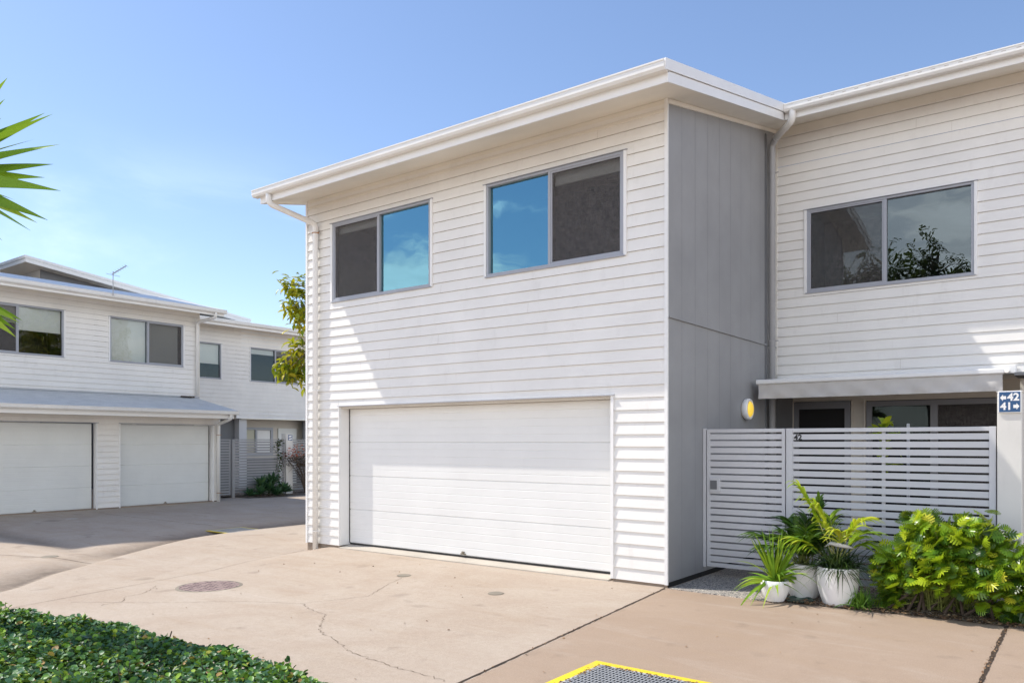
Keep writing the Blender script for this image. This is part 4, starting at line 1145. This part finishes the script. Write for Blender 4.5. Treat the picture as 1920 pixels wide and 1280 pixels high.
# clipped hedge in the foreground
def hedge():
    far = [(-6.5, -8.3), (-3.6, -7.35), (-2.6, -6.95), (-1.6, -6.57), (-.96, -6.36), (-.2, -6.24), (.85, -6.22), (1.4, -6.22), (1.66, -6.36), (1.76, -6.75), (1.7, -7.3), (1.3, -8.6), (-6.5, -10)]
    P = np.array(far)
    def inside(x, y):
        c = np.zeros(x.shape, bool); j = len(P) - 1
        for i in range(len(P)):
            xi, yi = P[i]; xj, yj = P[j]
            c ^= ((yi > y) != (yj > y)) & (x < (xj - xi) * (y - yi) / (yj - yi) + xi); j = i
        return c
    def edge(x, y):
        b = np.full(x.shape, 9.)
        for i in range(len(P)):
            x0, y0 = P[i]; x1, y1 = P[(i + 1) % len(P)]
            t = np.clip(((x - x0) * (x1 - x0) + (y - y0) * (y1 - y0)) / ((x1 - x0) ** 2 + (y1 - y0) ** 2), 0, 1)
            b = np.minimum(b, np.hypot(x - x0 - t * (x1 - x0), y - y0 - t * (y1 - y0)))
        return b
    n = 110000
    x = rng.uniform(-4.2, 1.8, n); y = rng.uniform(-9, -6.2, n)
    k = inside(x, y); x, y = x[k], y[k]
    # keep the dense part where the photograph sees it
    d = edge(x, y)
    keep = rng.random(len(x)) < np.where(y > -8.0, 1, .35)
    x, y, d = x[keep], y[keep], d[keep]
    r = .17; dd = np.clip(d / r, 0, 1)
    top = .56 + .14 * np.sqrt(np.clip(1 - (1 - dd) ** 2, 0, 1)) + .018 * np.sin(x * 5.1 + 1.3) * np.sin(y * 6.3) + .012 * np.sin(x * 13 + y * 9)
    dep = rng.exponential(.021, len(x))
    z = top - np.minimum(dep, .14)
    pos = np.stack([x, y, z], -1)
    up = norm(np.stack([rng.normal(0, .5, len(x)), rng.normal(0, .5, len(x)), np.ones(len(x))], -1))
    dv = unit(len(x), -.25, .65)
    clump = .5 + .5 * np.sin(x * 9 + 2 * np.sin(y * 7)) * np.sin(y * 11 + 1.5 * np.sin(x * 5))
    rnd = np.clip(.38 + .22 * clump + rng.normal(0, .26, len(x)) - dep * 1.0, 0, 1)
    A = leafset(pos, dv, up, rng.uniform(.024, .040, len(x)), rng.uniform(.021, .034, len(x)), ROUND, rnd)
    # vertical faces
    m = 14000
    seg = rng.integers(2, 11, m); t = rng.random(m)
    a = P[seg]; b = P[(seg + 1) % len(P)]
    q = a + (b - a) * t[:, None]; out = np.stack([-(b - a)[:, 1], (b - a)[:, 0]], -1); out = out / np.linalg.norm(out, axis=1, keepdims=True)
    zz = rng.uniform(.0, .6, m)
    pos2 = np.concatenate([q + out * rng.normal(-.02, .03, (m, 1)), zz[:, None]], 1)
    up2 = norm(np.concatenate([out, np.full((m, 1), .5)], 1) + rng.normal(0, .4, (m, 3)))
    B = leafset(pos2, unit(m, -.5, .6), up2, rng.uniform(.026, .042, m), rng.uniform(.024, .036, m), ROUND, np.clip(rng.normal(.4, .22, m), 0, 1))
    # a few shoots standing above the clipped surface
    s = 260
    k = rng.choice(len(x), s, replace=False); k = k[(y[k] > -8)]
    base = pos[k]; parts = [A, B]; stems = MB()
    for p in base:
        h = rng.uniform(.02, .075); tp = p + np.array([rng.normal(0, .015), rng.normal(0, .015), h])
        stems.tube([tuple(p - [0, 0, .05]), tuple(tp)], .002, 5)
        c = 5
        parts.append(leafset(np.repeat(tp[None], c, 0) - np.array([0, 0, 1]) * rng.uniform(0, h * .6, (c, 1)), unit(c, .1, .9), unit(c, -.3, .8), rng.uniform(.024, .038, c), rng.uniform(.02, .032, c), ROUND, rng.uniform(.3, .95, c)))
    t = thing('hedge', (-1, -7.3, 0), 'low clipped hedge of small glossy round leaves in the near left corner', 'hedge')
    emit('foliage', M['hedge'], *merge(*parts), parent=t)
    for _ in range(500):
        i = rng.integers(len(x)); stems.tube([(x[i], y[i], .0), (x[i] + rng.normal(0, .08), y[i] + rng.normal(0, .08), z[i] - .02)], .004, 5, cap=False)
    stems.build('branches', M['twig'], t)
    mb = MB(); mb.poly([(px, py, .014) for px, py in far]); tag(mb.build('hedge_bed', M['mulch']), kind='structure')
hedge()

def frond(base, direction, length, droop, nleaf, leaflen, leafw, vee=.5, ldroop=.35, tone=(.3, .7), t0=.28):
    """one feather palm frond: rachis points + leaflets"""
    D = Vector(direction).normalized(); pts = []
    for i in range(13):
        t = i / 12; p = Vector(base) + D * length * t; p.z -= droop * length * t ** 2; pts.append(p)
    pos, dv, ln = [], [], []
    for i in range(nleaf):
        t = t0 + (1 - t0) * (i + .5) / nleaf
        f = t * 12; a = int(min(f, 11)); p = pts[a].lerp(pts[a + 1], f - a); T = (pts[a + 1] - pts[a]).normalized()
        side = T.cross(Vector((0, 0, 1))).normalized()
        for s in (1, -1):
            dv.append((side * s * .8 + T * (.55 + .5 * t) + Vector((0, 0, .25 * vee)) + Vector(rng.normal(0, .08, 3))))
            pos.append(p); ln.append(leaflen * (.55 + .45 * math.sin(math.pi * min(1, .15 + .85 * (1 - t) + .12))) * random.uniform(.85, 1.1))
    n = len(pos)
    L_ = straps(np.array(pos), np.array(dv), np.array(ln), leafw, ldroop * rng.uniform(.7, 1.3, n), 5, rng.uniform(tone[0], tone[1], n), fold=.3)
    return pts, L_

def pot(t, c, rt, rb, h, mat='pot'):
    rm = max(rt, rb) * 1.03
    mb = MB(); prof = [(rb * .55, 0), (rb * .96, 0), (rb, .012)]
    for i in range(1, 9):
        k = i / 8; prof.append((rb + (rt - rb) * (1 - (1 - k) ** 2.0) + .01 * math.sin(math.pi * k), .012 + (h - .016) * k))
    prof += [(rt - .004, h), (rt - .014, h), (rt - .018, h - .008), (rt - .024, h - .06)]
    mb.lathe(prof, c, 40); mb.build('pot', M[mat], t, smooth=True)
    mb = MB(); mb.lathe([(.001, h - .035), (rt * .5, h - .032), (rt - .022, h - .045)], c, 24); mb.build('soil', M['soil'], t)

# pot 1: small pot of spiky yucca
C1 = (1.285, -.02, .012)
t1 = thing('potted_plant', C1, 'small white pot of spiky yucca leaves, nearest the gate', 'potted plant', 'potted plants by the gate')
pot(t1, C1, .148, .108, .225)
top = np.array([C1[0], C1[1], C1[2] + .20])
n = 74
el = np.concatenate([rng.uniform(.6, 1.5, 50), rng.uniform(.0, .65, 24)]); az = rng.uniform(0, 2 * math.pi, n)
dv = np.stack([np.cos(az) * np.cos(el), np.sin(az) * np.cos(el), np.sin(el)], -1)
ln = np.where(el > .6, rng.uniform(.44, .68, n), rng.uniform(.36, .56, n))
dr = np.where(el > .9, rng.uniform(.02, .15, n), rng.uniform(.25, .75, n))
V = straps(np.repeat(top[None], n, 0) + rng.normal(0, .012, (n, 3)), dv, ln, rng.uniform(.030, .048, n), dr, 9, np.clip(rng.normal(.55, .22, n), 0, 1), .35, lambda t: max(.02, min(1, .5 + t * 2.2) * min(1, (1 - t) * 1.9)), .6)
emit('foliage', M['yucca'], *V, parent=t1)
# pot 2: dark bamboo palm at the back
C2 = (1.475, .40, .012)
t2 = thing('potted_plant', C2, 'pale pot of dark green bushy palm, at the back of the three', 'potted plant', 'potted plants by the gate')
pot(t2, C2, .225, .15, .385)
parts = []; mb = MB(); base = np.array([C2[0], C2[1], .36])
specs = []
for i in range(32):
    a = rng.uniform(0, 2 * math.pi); e = rng.uniform(.75, 1.45)
    specs.append(((math.cos(a) * math.cos(e), math.sin(a) * math.cos(e), math.sin(e)), rng.uniform(.45, .75), rng.uniform(.15, .45)))
specs.append(((-.72, -.15, .95), .86, .42)); specs.append(((-.45, -.2, 1.), .6, .3)); specs.append(((.1, 0, 1.), .82, .1)); specs.append(((.3, .1, 1.), .8, .15))
for d, l, dr in specs:
    p, Lf = frond(base + rng.normal(0, .04, 3) * (1, 1, 0), d, l, dr, 12, .27, .034, tone=(.1, .85))
    parts.append(Lf); mb.tube([tuple(q) for q in p], [.006 - .004 * i / 12 for i in range(13)], 6)
mb.build('stems', M['stem'], t2, smooth=True)
emit('foliage', M['palmdark'], *merge(*parts), parent=t2)
# pot 3: golden palm over dark mondo grass
C3 = (1.89, .20, .012)
t3 = thing('potted_plant', C3, 'white pot with a tall golden palm rising from dark grass, beside the bush', 'potted plant', 'potted plants by the gate')
pot(t3, C3, .21, .155, .40)
parts = []; mb = MB(); base = np.array([C3[0] - .02, C3[1], .38])
for d, l, dr, tone, bo in (((-.32, -.06, 1.), 1.24, .24, (.35, .8), 0), ((-.18, -.12, 1.), 1.08, .34, (.55, 1.), 0), ((.30, -.10, 1.), .95, .38, (.5, 1.), 0), ((.12, -.18, 1.), .74, .42, (.6, 1), 0), ((-.1, .12, 1.), .8, .3, (.2, .7), 0), ((-.55, -.25, .8), .62, .3, (.3, .8), 0), ((.5, .1, .9), .74, .5, (.1, .6), 0), ((.34, .2, 1), .72, .4, (.2, .6), 0)):
    p, Lf = frond(base + rng.normal(0, .012, 3) * (1, 1, 0), d, l, dr, 12, .33, .030, vee=.45, ldroop=.5, tone=tone, t0=.45)
    parts.append(Lf); mb.tube([tuple(q) for q in p], [.008 - .0055 * i / 12 for i in range(13)], 7)
mb.build('stems', M['cane'], t3, smooth=True)
emit('foliage', M['palmgold'], *merge(*parts), parent=t3)
n = 430; az = rng.uniform(0, 2 * math.pi, n); el = rng.uniform(.12, 1.2, n)
dv = np.stack([np.cos(az) * np.cos(el), np.sin(az) * np.cos(el), np.sin(el)], -1)
V = straps(np.array(C3)[None] + np.stack([rng.normal(0, .07, n), rng.normal(0, .07, n), np.full(n, .375)], -1), dv, rng.uniform(.26, .62, n), rng.uniform(.008, .013, n), rng.uniform(.1, .8, n), 7, np.clip(rng.normal(.45, .25, n), 0, 1))
emit('grass', M['grass'], *V, parent=t3)
mb = MB(); mb.tube([(C3[0] - .12, C3[1] - .06, .62), (C3[0] - .05, C3[1] - .08, .665), (C3[0] + .02, C3[1] - .09, .655), (C3[0] + .1, C3[1] - .06, .64), (C3[0] + .17, C3[1] - .02, .62)], [.006, .02, .024, .02, .006], 8); mb.build('dry_leaf', M['canvas'], t3, smooth=True)
ty = MB(); ty.lathe([(.001, .008), (.15, .008), (.165, .028), (.175, .026)], (1.50, .12, .008), 6); tag(ty.build('tray', M['tray'], loc=(1.50, .12, .008)), 'flat dark green tray on the ground between the white pots', 'tray')

# liriope tuft
n = 190; az = rng.uniform(0, 2 * math.pi, n); el = rng.uniform(.45, 1.45, n)
dv = np.stack([np.cos(az) * np.cos(el), np.sin(az) * np.cos(el), np.sin(el)], -1)
V = straps(np.array((2.10, .16, .012))[None] + np.stack([rng.normal(0, .07, n), rng.normal(0, .045, n), np.zeros(n)], -1), dv, rng.uniform(.18, .38, n), rng.uniform(.008, .014, n), rng.uniform(.15, .7, n), 6, rng.random(n))
tag(emit('grass_tuft', M['lirio'], *V, loc=(2.10, .16, .012)), 'bright green tuft of grass between the white pot and the bush', 'grass tuft')

# lobed philodendron bush
tb = thing('bush', (2.85, .55, 0), 'big yellow green bush of lobed leaves in front of the slat fence', 'bush')
n = 3000
u = unit(n, -.25, 1.)
rad = np.array([.78, .42, 1.0]); cen = np.array([2.92, .33, .12])
rs = rng.uniform(.62, 1.02, n)[:, None]
wob = 1 + .10 * np.sin(u[:, 0:1] * 7 + u[:, 2:3] * 5) + .07 * np.sin(u[:, 1:2] * 11)
pos = cen + u * rad * rs * wob * .88
ex = 420                                            # the bush runs on past the frame
u2 = unit(ex, -.2, 1.); p2b = np.array([3.70, .36, .10]) + u2 * np.array([.62, .48, .56]) * rng.uniform(.6, 1., (ex, 1))
pos = np.concatenate([pos, p2b]); u = np.concatenate([u, u2]); n = len(pos)
ok = (pos[:, 2] > .05) & (pos[:, 0] > 2.36 - .28 * pos[:, 2]) & (pos[:, 1] < 1.02) & ~((pos[:, 2] < .30) & (np.abs(pos[:, 0] - 2.95) < .42) & (rng.random(len(pos)) < .8)) & ~((pos[:, 2] < .28) & (pos[:, 1] < .18))
pos, u = pos[ok], u[ok]; n = len(pos)
dv = u * np.array([1, 1, .45]) + np.stack([rng.normal(0, .5, n), rng.normal(0, .45, n) - .15, rng.normal(0, .35, n)], -1)
up = norm(np.stack([u[:, 0] * .35 - .35, u[:, 1] * .35 - .35, np.full(n, .75)], -1) + rng.normal(0, .33, (n, 3)))
rnd = np.clip(.34 + rng.normal(0, .28, n) + .2 * (pos[:, 2] - .5), 0, 1)
sz = rng.uniform(.075, .155, n)
pick = rng.integers(0, 4, n); wd = sz * rng.uniform(.8, 1.1, n)
V = merge(*[leafset(pos[pick == q], dv[pick == q], up[pick == q], sz[pick == q], wd[pick == q], LOBES[q], rnd[pick == q]) for q in range(4)])
emit('foliage', M['xanadu'], *V, parent=tb)
mb = MB()
for i in range(0, n, 6):
    b = np.array([2.85 + rng.normal(0, .12), .6 + rng.normal(0, .08), .02]) if pos[i, 0] < 3.4 else np.array([3.7 + rng.normal(0, .1), .6, .02])
    m_ = (b + pos[i]) / 2 + np.array([0, 0, .08]); mb.tube([tuple(b), tuple(m_), tuple(pos[i])], .005, 5, cap=False)
mb.build('stalks', M['stem'], tb)
mb = MB()
for i in range(16):
    b = np.array([2.8 + rng.normal(0, .2), .42 + rng.normal(0, .08), .01]); mb.tube([tuple(b), tuple(b + np.array([rng.normal(0, .1), rng.normal(0, .06), rng.uniform(.15, .3)]))], [.018, .009], 6)
mb.build('trunks', M['twig'], tb)

# dry leaf litter along the beds
def litter(n, fx, size=(.02, .05)):
    P = np.array([fx() for _ in range(n)])
    return leafset(P, unit(n, -.1, .25), norm(np.stack([rng.normal(0, .4, n), rng.normal(0, .4, n), np.ones(n)], -1)), rng.uniform(*size, n), rng.uniform(.012, .028, n), LANCE, rng.random(n))
def f1():
    x = rng.uniform(1.35, 4.2); y = np.interp(x, [p[0] for p in bedp[:8]], [p[1] for p in bedp[:8]]) + abs(rng.normal(0, .09)) - .03; return (x, y, .012 + rng.uniform(0, .02))
def f2():
    y = rng.uniform(-3.2, .15); return (3.435 + rng.normal(0, .012), y, .008)
def f3(): return (rng.uniform(-18.1, -17.4), rng.uniform(6.6, 11.), -.015)
def f4():
    t = rng.random(); return (-.01 + .43 * t + rng.normal(0, .008), -.05 - 4.25 * t, .008)
def f5(): 
    x, y = rng.uniform(-6, 3.4), rng.uniform(-5, -.3); return (x, y, float(gz(x, y)) + .007)
def f6():
    t = rng.random() * 2; g_ = abs(rng.normal(0, .015))
    return (1.012 + g_, -3.3 - t * .4, -.0 + .012) if rng.random() < .4 else (1.02 + t * .4, -3.302 - g_, .012)
V = merge(litter(170, f6, (.01, .028)), litter(60, f5, (.012, .03)), litter(520, f1), litter(90, f2, (.01, .022)), litter(120, f3), litter(40, f4, (.008, .018)))
tag(emit('leaf_litter', M['litter'], *V), kind='stuff')

# broad leaved plant behind the fence
tcy = thing('plant', (1.98, 2.0, 0), 'yellow green broad leaved plant showing above the slat fence', 'plant')
n = 26; el = rng.uniform(.2, 1.2, n); az = rng.uniform(0, 2 * math.pi, n)
dv = np.stack([np.cos(az) * np.cos(el), np.sin(az) * np.cos(el), np.sin(el)], -1)
pos = np.array([1.98, 2.0, 1.86])[None] + np.stack([rng.normal(0, .02, n), rng.normal(0, .02, n), rng.uniform(-.55, .08, n)], -1)
V = straps(pos, dv, rng.uniform(.24, .36, n), rng.uniform(.07, .1, n), rng.uniform(.2, .6, n), 8, rng.random(n), .3, lambda t: max(.03, math.sin(math.pi * min(1, .1 + t * .9)) ** .8))
emit('foliage', M['cordy'], *V, parent=tcy)
mb = MB(); mb.tube([(1.98, 2.0, .02), (1.97, 2.0, 1.75)], [.022, .014], 8); mb.build('trunk', M['bark'], tcy)
stk = thing('stake', (2.256, 2.0, 0), 'thin pale stake beside the plant behind the slat fence', 'stake')
mb = MB(); mb.box(2.24, 2.272, 1.985, 2.015, 0, 1.97); mb.build('post', M['steel'], stk, bevel=.003)

# agaves across the lane
ag = thing('agave', (-17.85, 7.35, -.03), 'clump of spiky blue green agave rosettes in front of the far fence', 'agave')
parts = []
for (x, y, z, s) in ((-17.8, 7.25, .12, .5), (-17.7, 6.85, .05, .42), (-17.75, 7.75, .08, .46), (-17.95, 7.05, .28, .46), (-17.95, 7.5, .36, .5), (-17.6, 7.4, .0, .4), (-17.9, 8.0, .05, .38), (-17.9, 6.6, .0, .35)):
    n = 30; k = np.arange(n); az = k * 2.399; el = .15 + 1.2 * (k / n)
    dv = np.stack([np.cos(az) * np.cos(el), np.sin(az) * np.cos(el), np.sin(el)], -1)
    parts.append(straps(np.repeat(np.array([[x, y, z]]), n, 0), dv, s * rng.uniform(.8, 1.1, n), .11, .15, 6, np.clip(rng.normal(.5, .25, n), 0, 1), .3, lambda t: max(.02, .6 + .8 * t if t < .5 else (1 - t) * 2)))
emit('rosettes', M['agave'], *merge(*parts), parent=ag)
mb = MB()
for (x, y, z) in ((-17.95, 7.05, .28), (-17.95, 7.5, .36), (-17.8, 7.25, .12)): mb.tube([(x, y, -.04), (x, y, z)], .04, 7)
mb.build('stems', M['bark'], ag)
# red tipped shrub
sh = thing('shrub', (-17.95, 8.85, -.05), 'sparse twiggy shrub with red new leaves against the far fence', 'shrub')
mb = MB(); tips = []
for i in range(26):
    a = rng.uniform(0, 2 * math.pi); b = Vector((-17.95, 8.85, -.05)); m1 = b + Vector((.12 * math.cos(a), .16 * math.sin(a), rng.uniform(.4, .7)))
    e = m1 + Vector((.28 * math.cos(a) + rng.normal(0, .1), .55 * math.sin(a) + rng.normal(0, .12), rng.uniform(.5, 1.0))); e.z = min(e.z, 1.62)
    mb.tube([tuple(b), tuple(m1), tuple(e)], [.018, .011, .004], 6); tips.append(e)
    for j in range(3):
        q = m1.lerp(e, rng.uniform(.3, .9)); r_ = q + Vector(rng.normal(0, .16, 3)); mb.tube([tuple(q), tuple(r_)], [.005, .002], 5); tips.append(r_)
mb.build('branches', M['twig'], sh)
T_ = np.array([tuple(t) for t in tips]); k = rng.integers(0, len(T_), 1100); pos = T_[k] + rng.normal(0, .07, (1100, 3)); pos[:, 2] = np.minimum(pos[:, 2], 1.66)
keep = pos[:, 2] > .9; pos = pos[keep]; n = len(pos)
V = leafset(pos, unit(n, -.6, .6), unit(n, -.2, 1), rng.uniform(.05, .09, n), rng.uniform(.03, .05, n), LANCE, np.clip(.1 + .75 * (pos[:, 2] > 1.25) * (pos[:, 1] < 8.75) + rng.normal(0, .2, n), 0, 1))
emit('foliage', M['redleaf'], *V, parent=sh)
# vine on the far fence
vn = thing('vine', (-18.2, 7.92, .3), 'small dark vine climbing the far slat fence beside the cream pillar', 'vine')
mb = MB(); vp = [(-18.2, 7.95, .25), (-18.2, 7.92, .8), (-18.2, 7.98, 1.2), (-18.2, 7.86, 1.6), (-18.2, 8.05, 1.85)]; mb.tube(vp, .006, 6); mb.build('stem', M['twig'], vn)
n = 150; t = rng.random(n) * 3.99; a = t.astype(int); q = np.array(vp)[a] + (np.array(vp)[a + 1] - np.array(vp)[a]) * (t - a)[:, None]
V = leafset(q + rng.normal(0, 1, (n, 3)) * (.02, .07, .06), unit(n, -.6, .6), unit(n, -.2, 1), rng.uniform(.05, .08, n), .05, LANCE, rng.random(n) * .7)
emit('foliage', M['treedark'], *V, parent=vn)

# trees
def tree(name, label, base, centre, rad, nclus, leaf, mat, tone=(.1, .9), per=9, extra=(), droop=.7, group=None, seed=1):
    r = np.random.default_rng(seed)
    t = thing(name, base, label, 'tree', group)
    mb = MB(); b = Vector(base); c = Vector(centre)
    fork = b.lerp(c, .55); mb.tube([tuple(b - Vector((0, 0, .1))), tuple(b.lerp(fork, .5) + Vector((.06, .04, 0))), tuple(fork)], [.16, .13, .10], 10)
    cl = []
    limbs = []
    for i in range(9):
        z = r.uniform(-.3, 1); a = i * 2.4; q = math.sqrt(max(0, 1 - z * z))
        e = c + Vector((math.cos(a) * q * rad[0], math.sin(a) * q * rad[1], z * rad[2])) * .62
        m = fork.lerp(e, .5) + Vector((0, 0, .25)); mb.tube([tuple(fork), tuple(m), tuple(e)], [.075, .05, .025], 7); limbs.append((m, e))
    for i in range(nclus):
        z = r.uniform(-.75, 1); a = r.uniform(0, 2 * math.pi); q = math.sqrt(1 - z * z); k = r.uniform(.45, 1.04) * (1 + .16 * math.sin(3 * a + 2 * z) + .1 * math.sin(7 * a))
        cl.append(c + Vector((math.cos(a) * q * rad[0], math.sin(a) * q * rad[1], z * rad[2])) * k)
    cl += [Vector(e) for e in extra]
    for i, e in enumerate(cl):
        if i % 2 == 0 or i >= nclus:
            m, l = min(limbs, key=lambda p: (p[1] - e).length)
            mb.tube([tuple(l), tuple(l.lerp(e, .5) + Vector((0, 0, .08))), tuple(e)], [.02, .012, .005], 5, cap=False)
    mb.build('trunk', M['bark'], t, smooth=True)
    cc = np.array([tuple(e) for e in cl]); cnt = np.where(np.arange(len(cc)) < nclus, per, per + 6)
    k = np.repeat(np.arange(len(cc)), cnt); n = len(k)
    pos = cc[k] + r.normal(0, leaf * .45, (n, 3))
    az = r.uniform(0, 2 * math.pi, n); el = r.uniform(-1.2, .35, n) * droop + .05
    dv = np.stack([np.cos(az) * np.cos(el), np.sin(az) * np.cos(el), np.sin(el)], -1)
    up = norm(np.stack([np.cos(az), np.sin(az), np.full(n, .9)], -1) + r.normal(0, .25, (n, 3)))
    tn = r.uniform(0, 1, len(cc))[k]
    rnd = np.clip(tone[0] + (tone[1] - tone[0]) * (.6 * tn + .4 * r.random(n)), 0, 1)
    V = leafset(pos, dv, up, leaf * r.uniform(.75, 1.2, n), leaf * .36 * r.uniform(.8, 1.2, n), LANCE, rnd)
    emit('crown', M[mat], *V, parent=t)
    return t
def at(px, py, d):
    a = (px - 960) / 1466.4; v = -(py - 828.1) / 1466.4; c, s = math.cos(YAW), math.sin(YAW)
    return Vector((4.126 + d * (a * c - s), -8.605 + d * (a * s + c), 1.7454 + d * v))
ex = []
for px, py, d in ((534, 528, 19), (541, 533, 19), (547, 534, 19.1), (556, 543, 19), (552, 552, 19), (561, 555, 19.2), (568, 548, 19.3), (549, 566, 19), (559, 568, 19.2), (565, 572, 19), (541, 575, 19), (546, 578, 19.1), (556, 587, 19.2), (564, 590, 19), (571, 585, 19.3), (568, 600, 19.2), (574, 606, 19.4), (560, 604, 19),
                  (555, 640, 18.6), (562, 650, 18.6), (570, 648, 18.8), (574, 660, 18.8), (544, 664, 18.6), (552, 666, 18.5), (560, 668, 18.6), (568, 672, 18.7), (536, 680, 18.5), (543, 684, 18.5), (550, 686, 18.6), (558, 690, 18.6), (566, 686, 18.7), (573, 690, 18.8), (529, 690, 18.5), (535, 697, 18.5), (541, 698, 18.6), (548, 702, 18.6), (556, 700, 18.5), (562, 704, 18.6), (570, 706, 18.7), (574, 720, 18.8), (571, 522, 19.3)):
    ex.append(tuple(at(px + random.gauss(0, 1.5), py + random.gauss(0, 1.5), d)))
tree('leafy_tree', 'yellow green leafy tree showing past the left corner of the near townhouse', (-9.4, 5.4, -.1), (-9.1, 5.3, 5.2), (1.75, 2.2, 2.3), 380, .23, 'treeleaf', (.1, 1.0), 9, ex, 1.0, seed=3)
tree('leafy_tree', 'dark leafy tree with one high branch behind the photographer', (-.9, -15.6, 0), (-1.6, -15.4, 6.7), (2.5, 1.9, 2.3), 640, .19, 'treedark', (.2, .9), 10, [tuple(Vector((-.75, -14.6, 7.0)).lerp(Vector((-.7, -14.4, 9.1)), k / 16) + Vector((random.gauss(0, .16), random.gauss(0, .12), 0))) for k in range(17)] + [(.1 + random.gauss(0, .35), -14.4, 7.6 + random.gauss(0, .22)) for k in range(10)], .8, seed=5)
tree('leafy_tree', 'broad dark tree behind the photographer, left of the other', (-4.6, -17.2, 0), (-4.8, -17.0, 7.0), (2.6, 2.0, 2.7), 560, .20, 'treedark', (.2, .9), 9, seed=9)

# yucca tree reaching in at the left edge
yt = thing('yucca_tree', (-1.45, -7.05, 0), 'yucca with long sword leaves reaching in at the left edge of the view', 'yucca')
mb = MB(); mb.tube([(-1.45, -7.05, 0), (-1.40, -7.02, 1.6), (-1.28, -7.0, 3.15)], [.09, .075, .06], 10); mb.tube([(-1.42, -7.04, 1.2), (-1.5, -6.95, 1.9), (-1.35, -6.9, 2.55)], [.06, .05, .045], 9); mb.build('trunk', M['bark'], yt, smooth=True)
HC = at(-135, 330, 4.5); HL = at(-110, 560, 4.5)
tips = []
for px, py, d in ((14, 146, 4.6), (9, 186, 4.5), (84, 212, 4.5), (99, 214, 4.4), (2, 222, 4.5), (63, 262, 4.5), (113, 271, 4.4), (100, 308, 4.5), (84, 333, 4.6), (16, 336, 4.5), (114, 358, 4.4), (28, 375, 4.7), (90, 413, 4.5), (70, 418, 4.6), (58, 433, 4.6), (4, 451, 4.6)):
    tips.append((HC, at(px, py, d), 0))
for px, py, d in ((41, 600, 4.45), (36, 605, 4.4), (38, 611, 4.5), (28, 617, 4.45), (30, 632, 4.4)): tips.append((HL, at(px, py, d), 1))
pos, dv, ln, dr = [], [], [], []
for b, e, lo in tips:
    q = .05 if not lo else .22
    v = e - b; l = v.length; v = v.copy(); v.z += q * l
    pos.append(tuple(b)); dv.append(tuple(v)); ln.append(v.length); dr.append(q * l / v.length)
pos, dv, ln, dr = map(np.array, (pos, dv, ln, dr))
# the other leaves of both heads, outside the view
m = 70; el = rng.uniform(-.6, 1.4, m); az = rng.uniform(1.6, 4.6, m) + .65
d2 = np.stack([np.cos(az) * np.cos(el), np.sin(az) * np.cos(el), np.sin(el)], -1)
b2 = np.where((np.arange(m) % 2 == 0)[:, None], np.array(tuple(HC))[None], np.array(tuple(HL))[None])
V = merge(straps(pos, dv, ln, rng.uniform(.066, .085, len(pos)), dr, 9, np.clip(rng.normal(.42, .2, len(pos)), 0, 1), .22, lambda t: max(.015, min(1, .7 + t) * min(1, (1 - t) * 2.0)), 1.1),
          straps(b2, d2, rng.uniform(.5, .75, m), .04, .08, 8, rng.random(m), .35, lambda t: max(.015, min(1, .7 + t) * min(1, (1 - t) * 2.0)), 1.1))
emit('foliage', M['yucca'], *V, parent=yt)
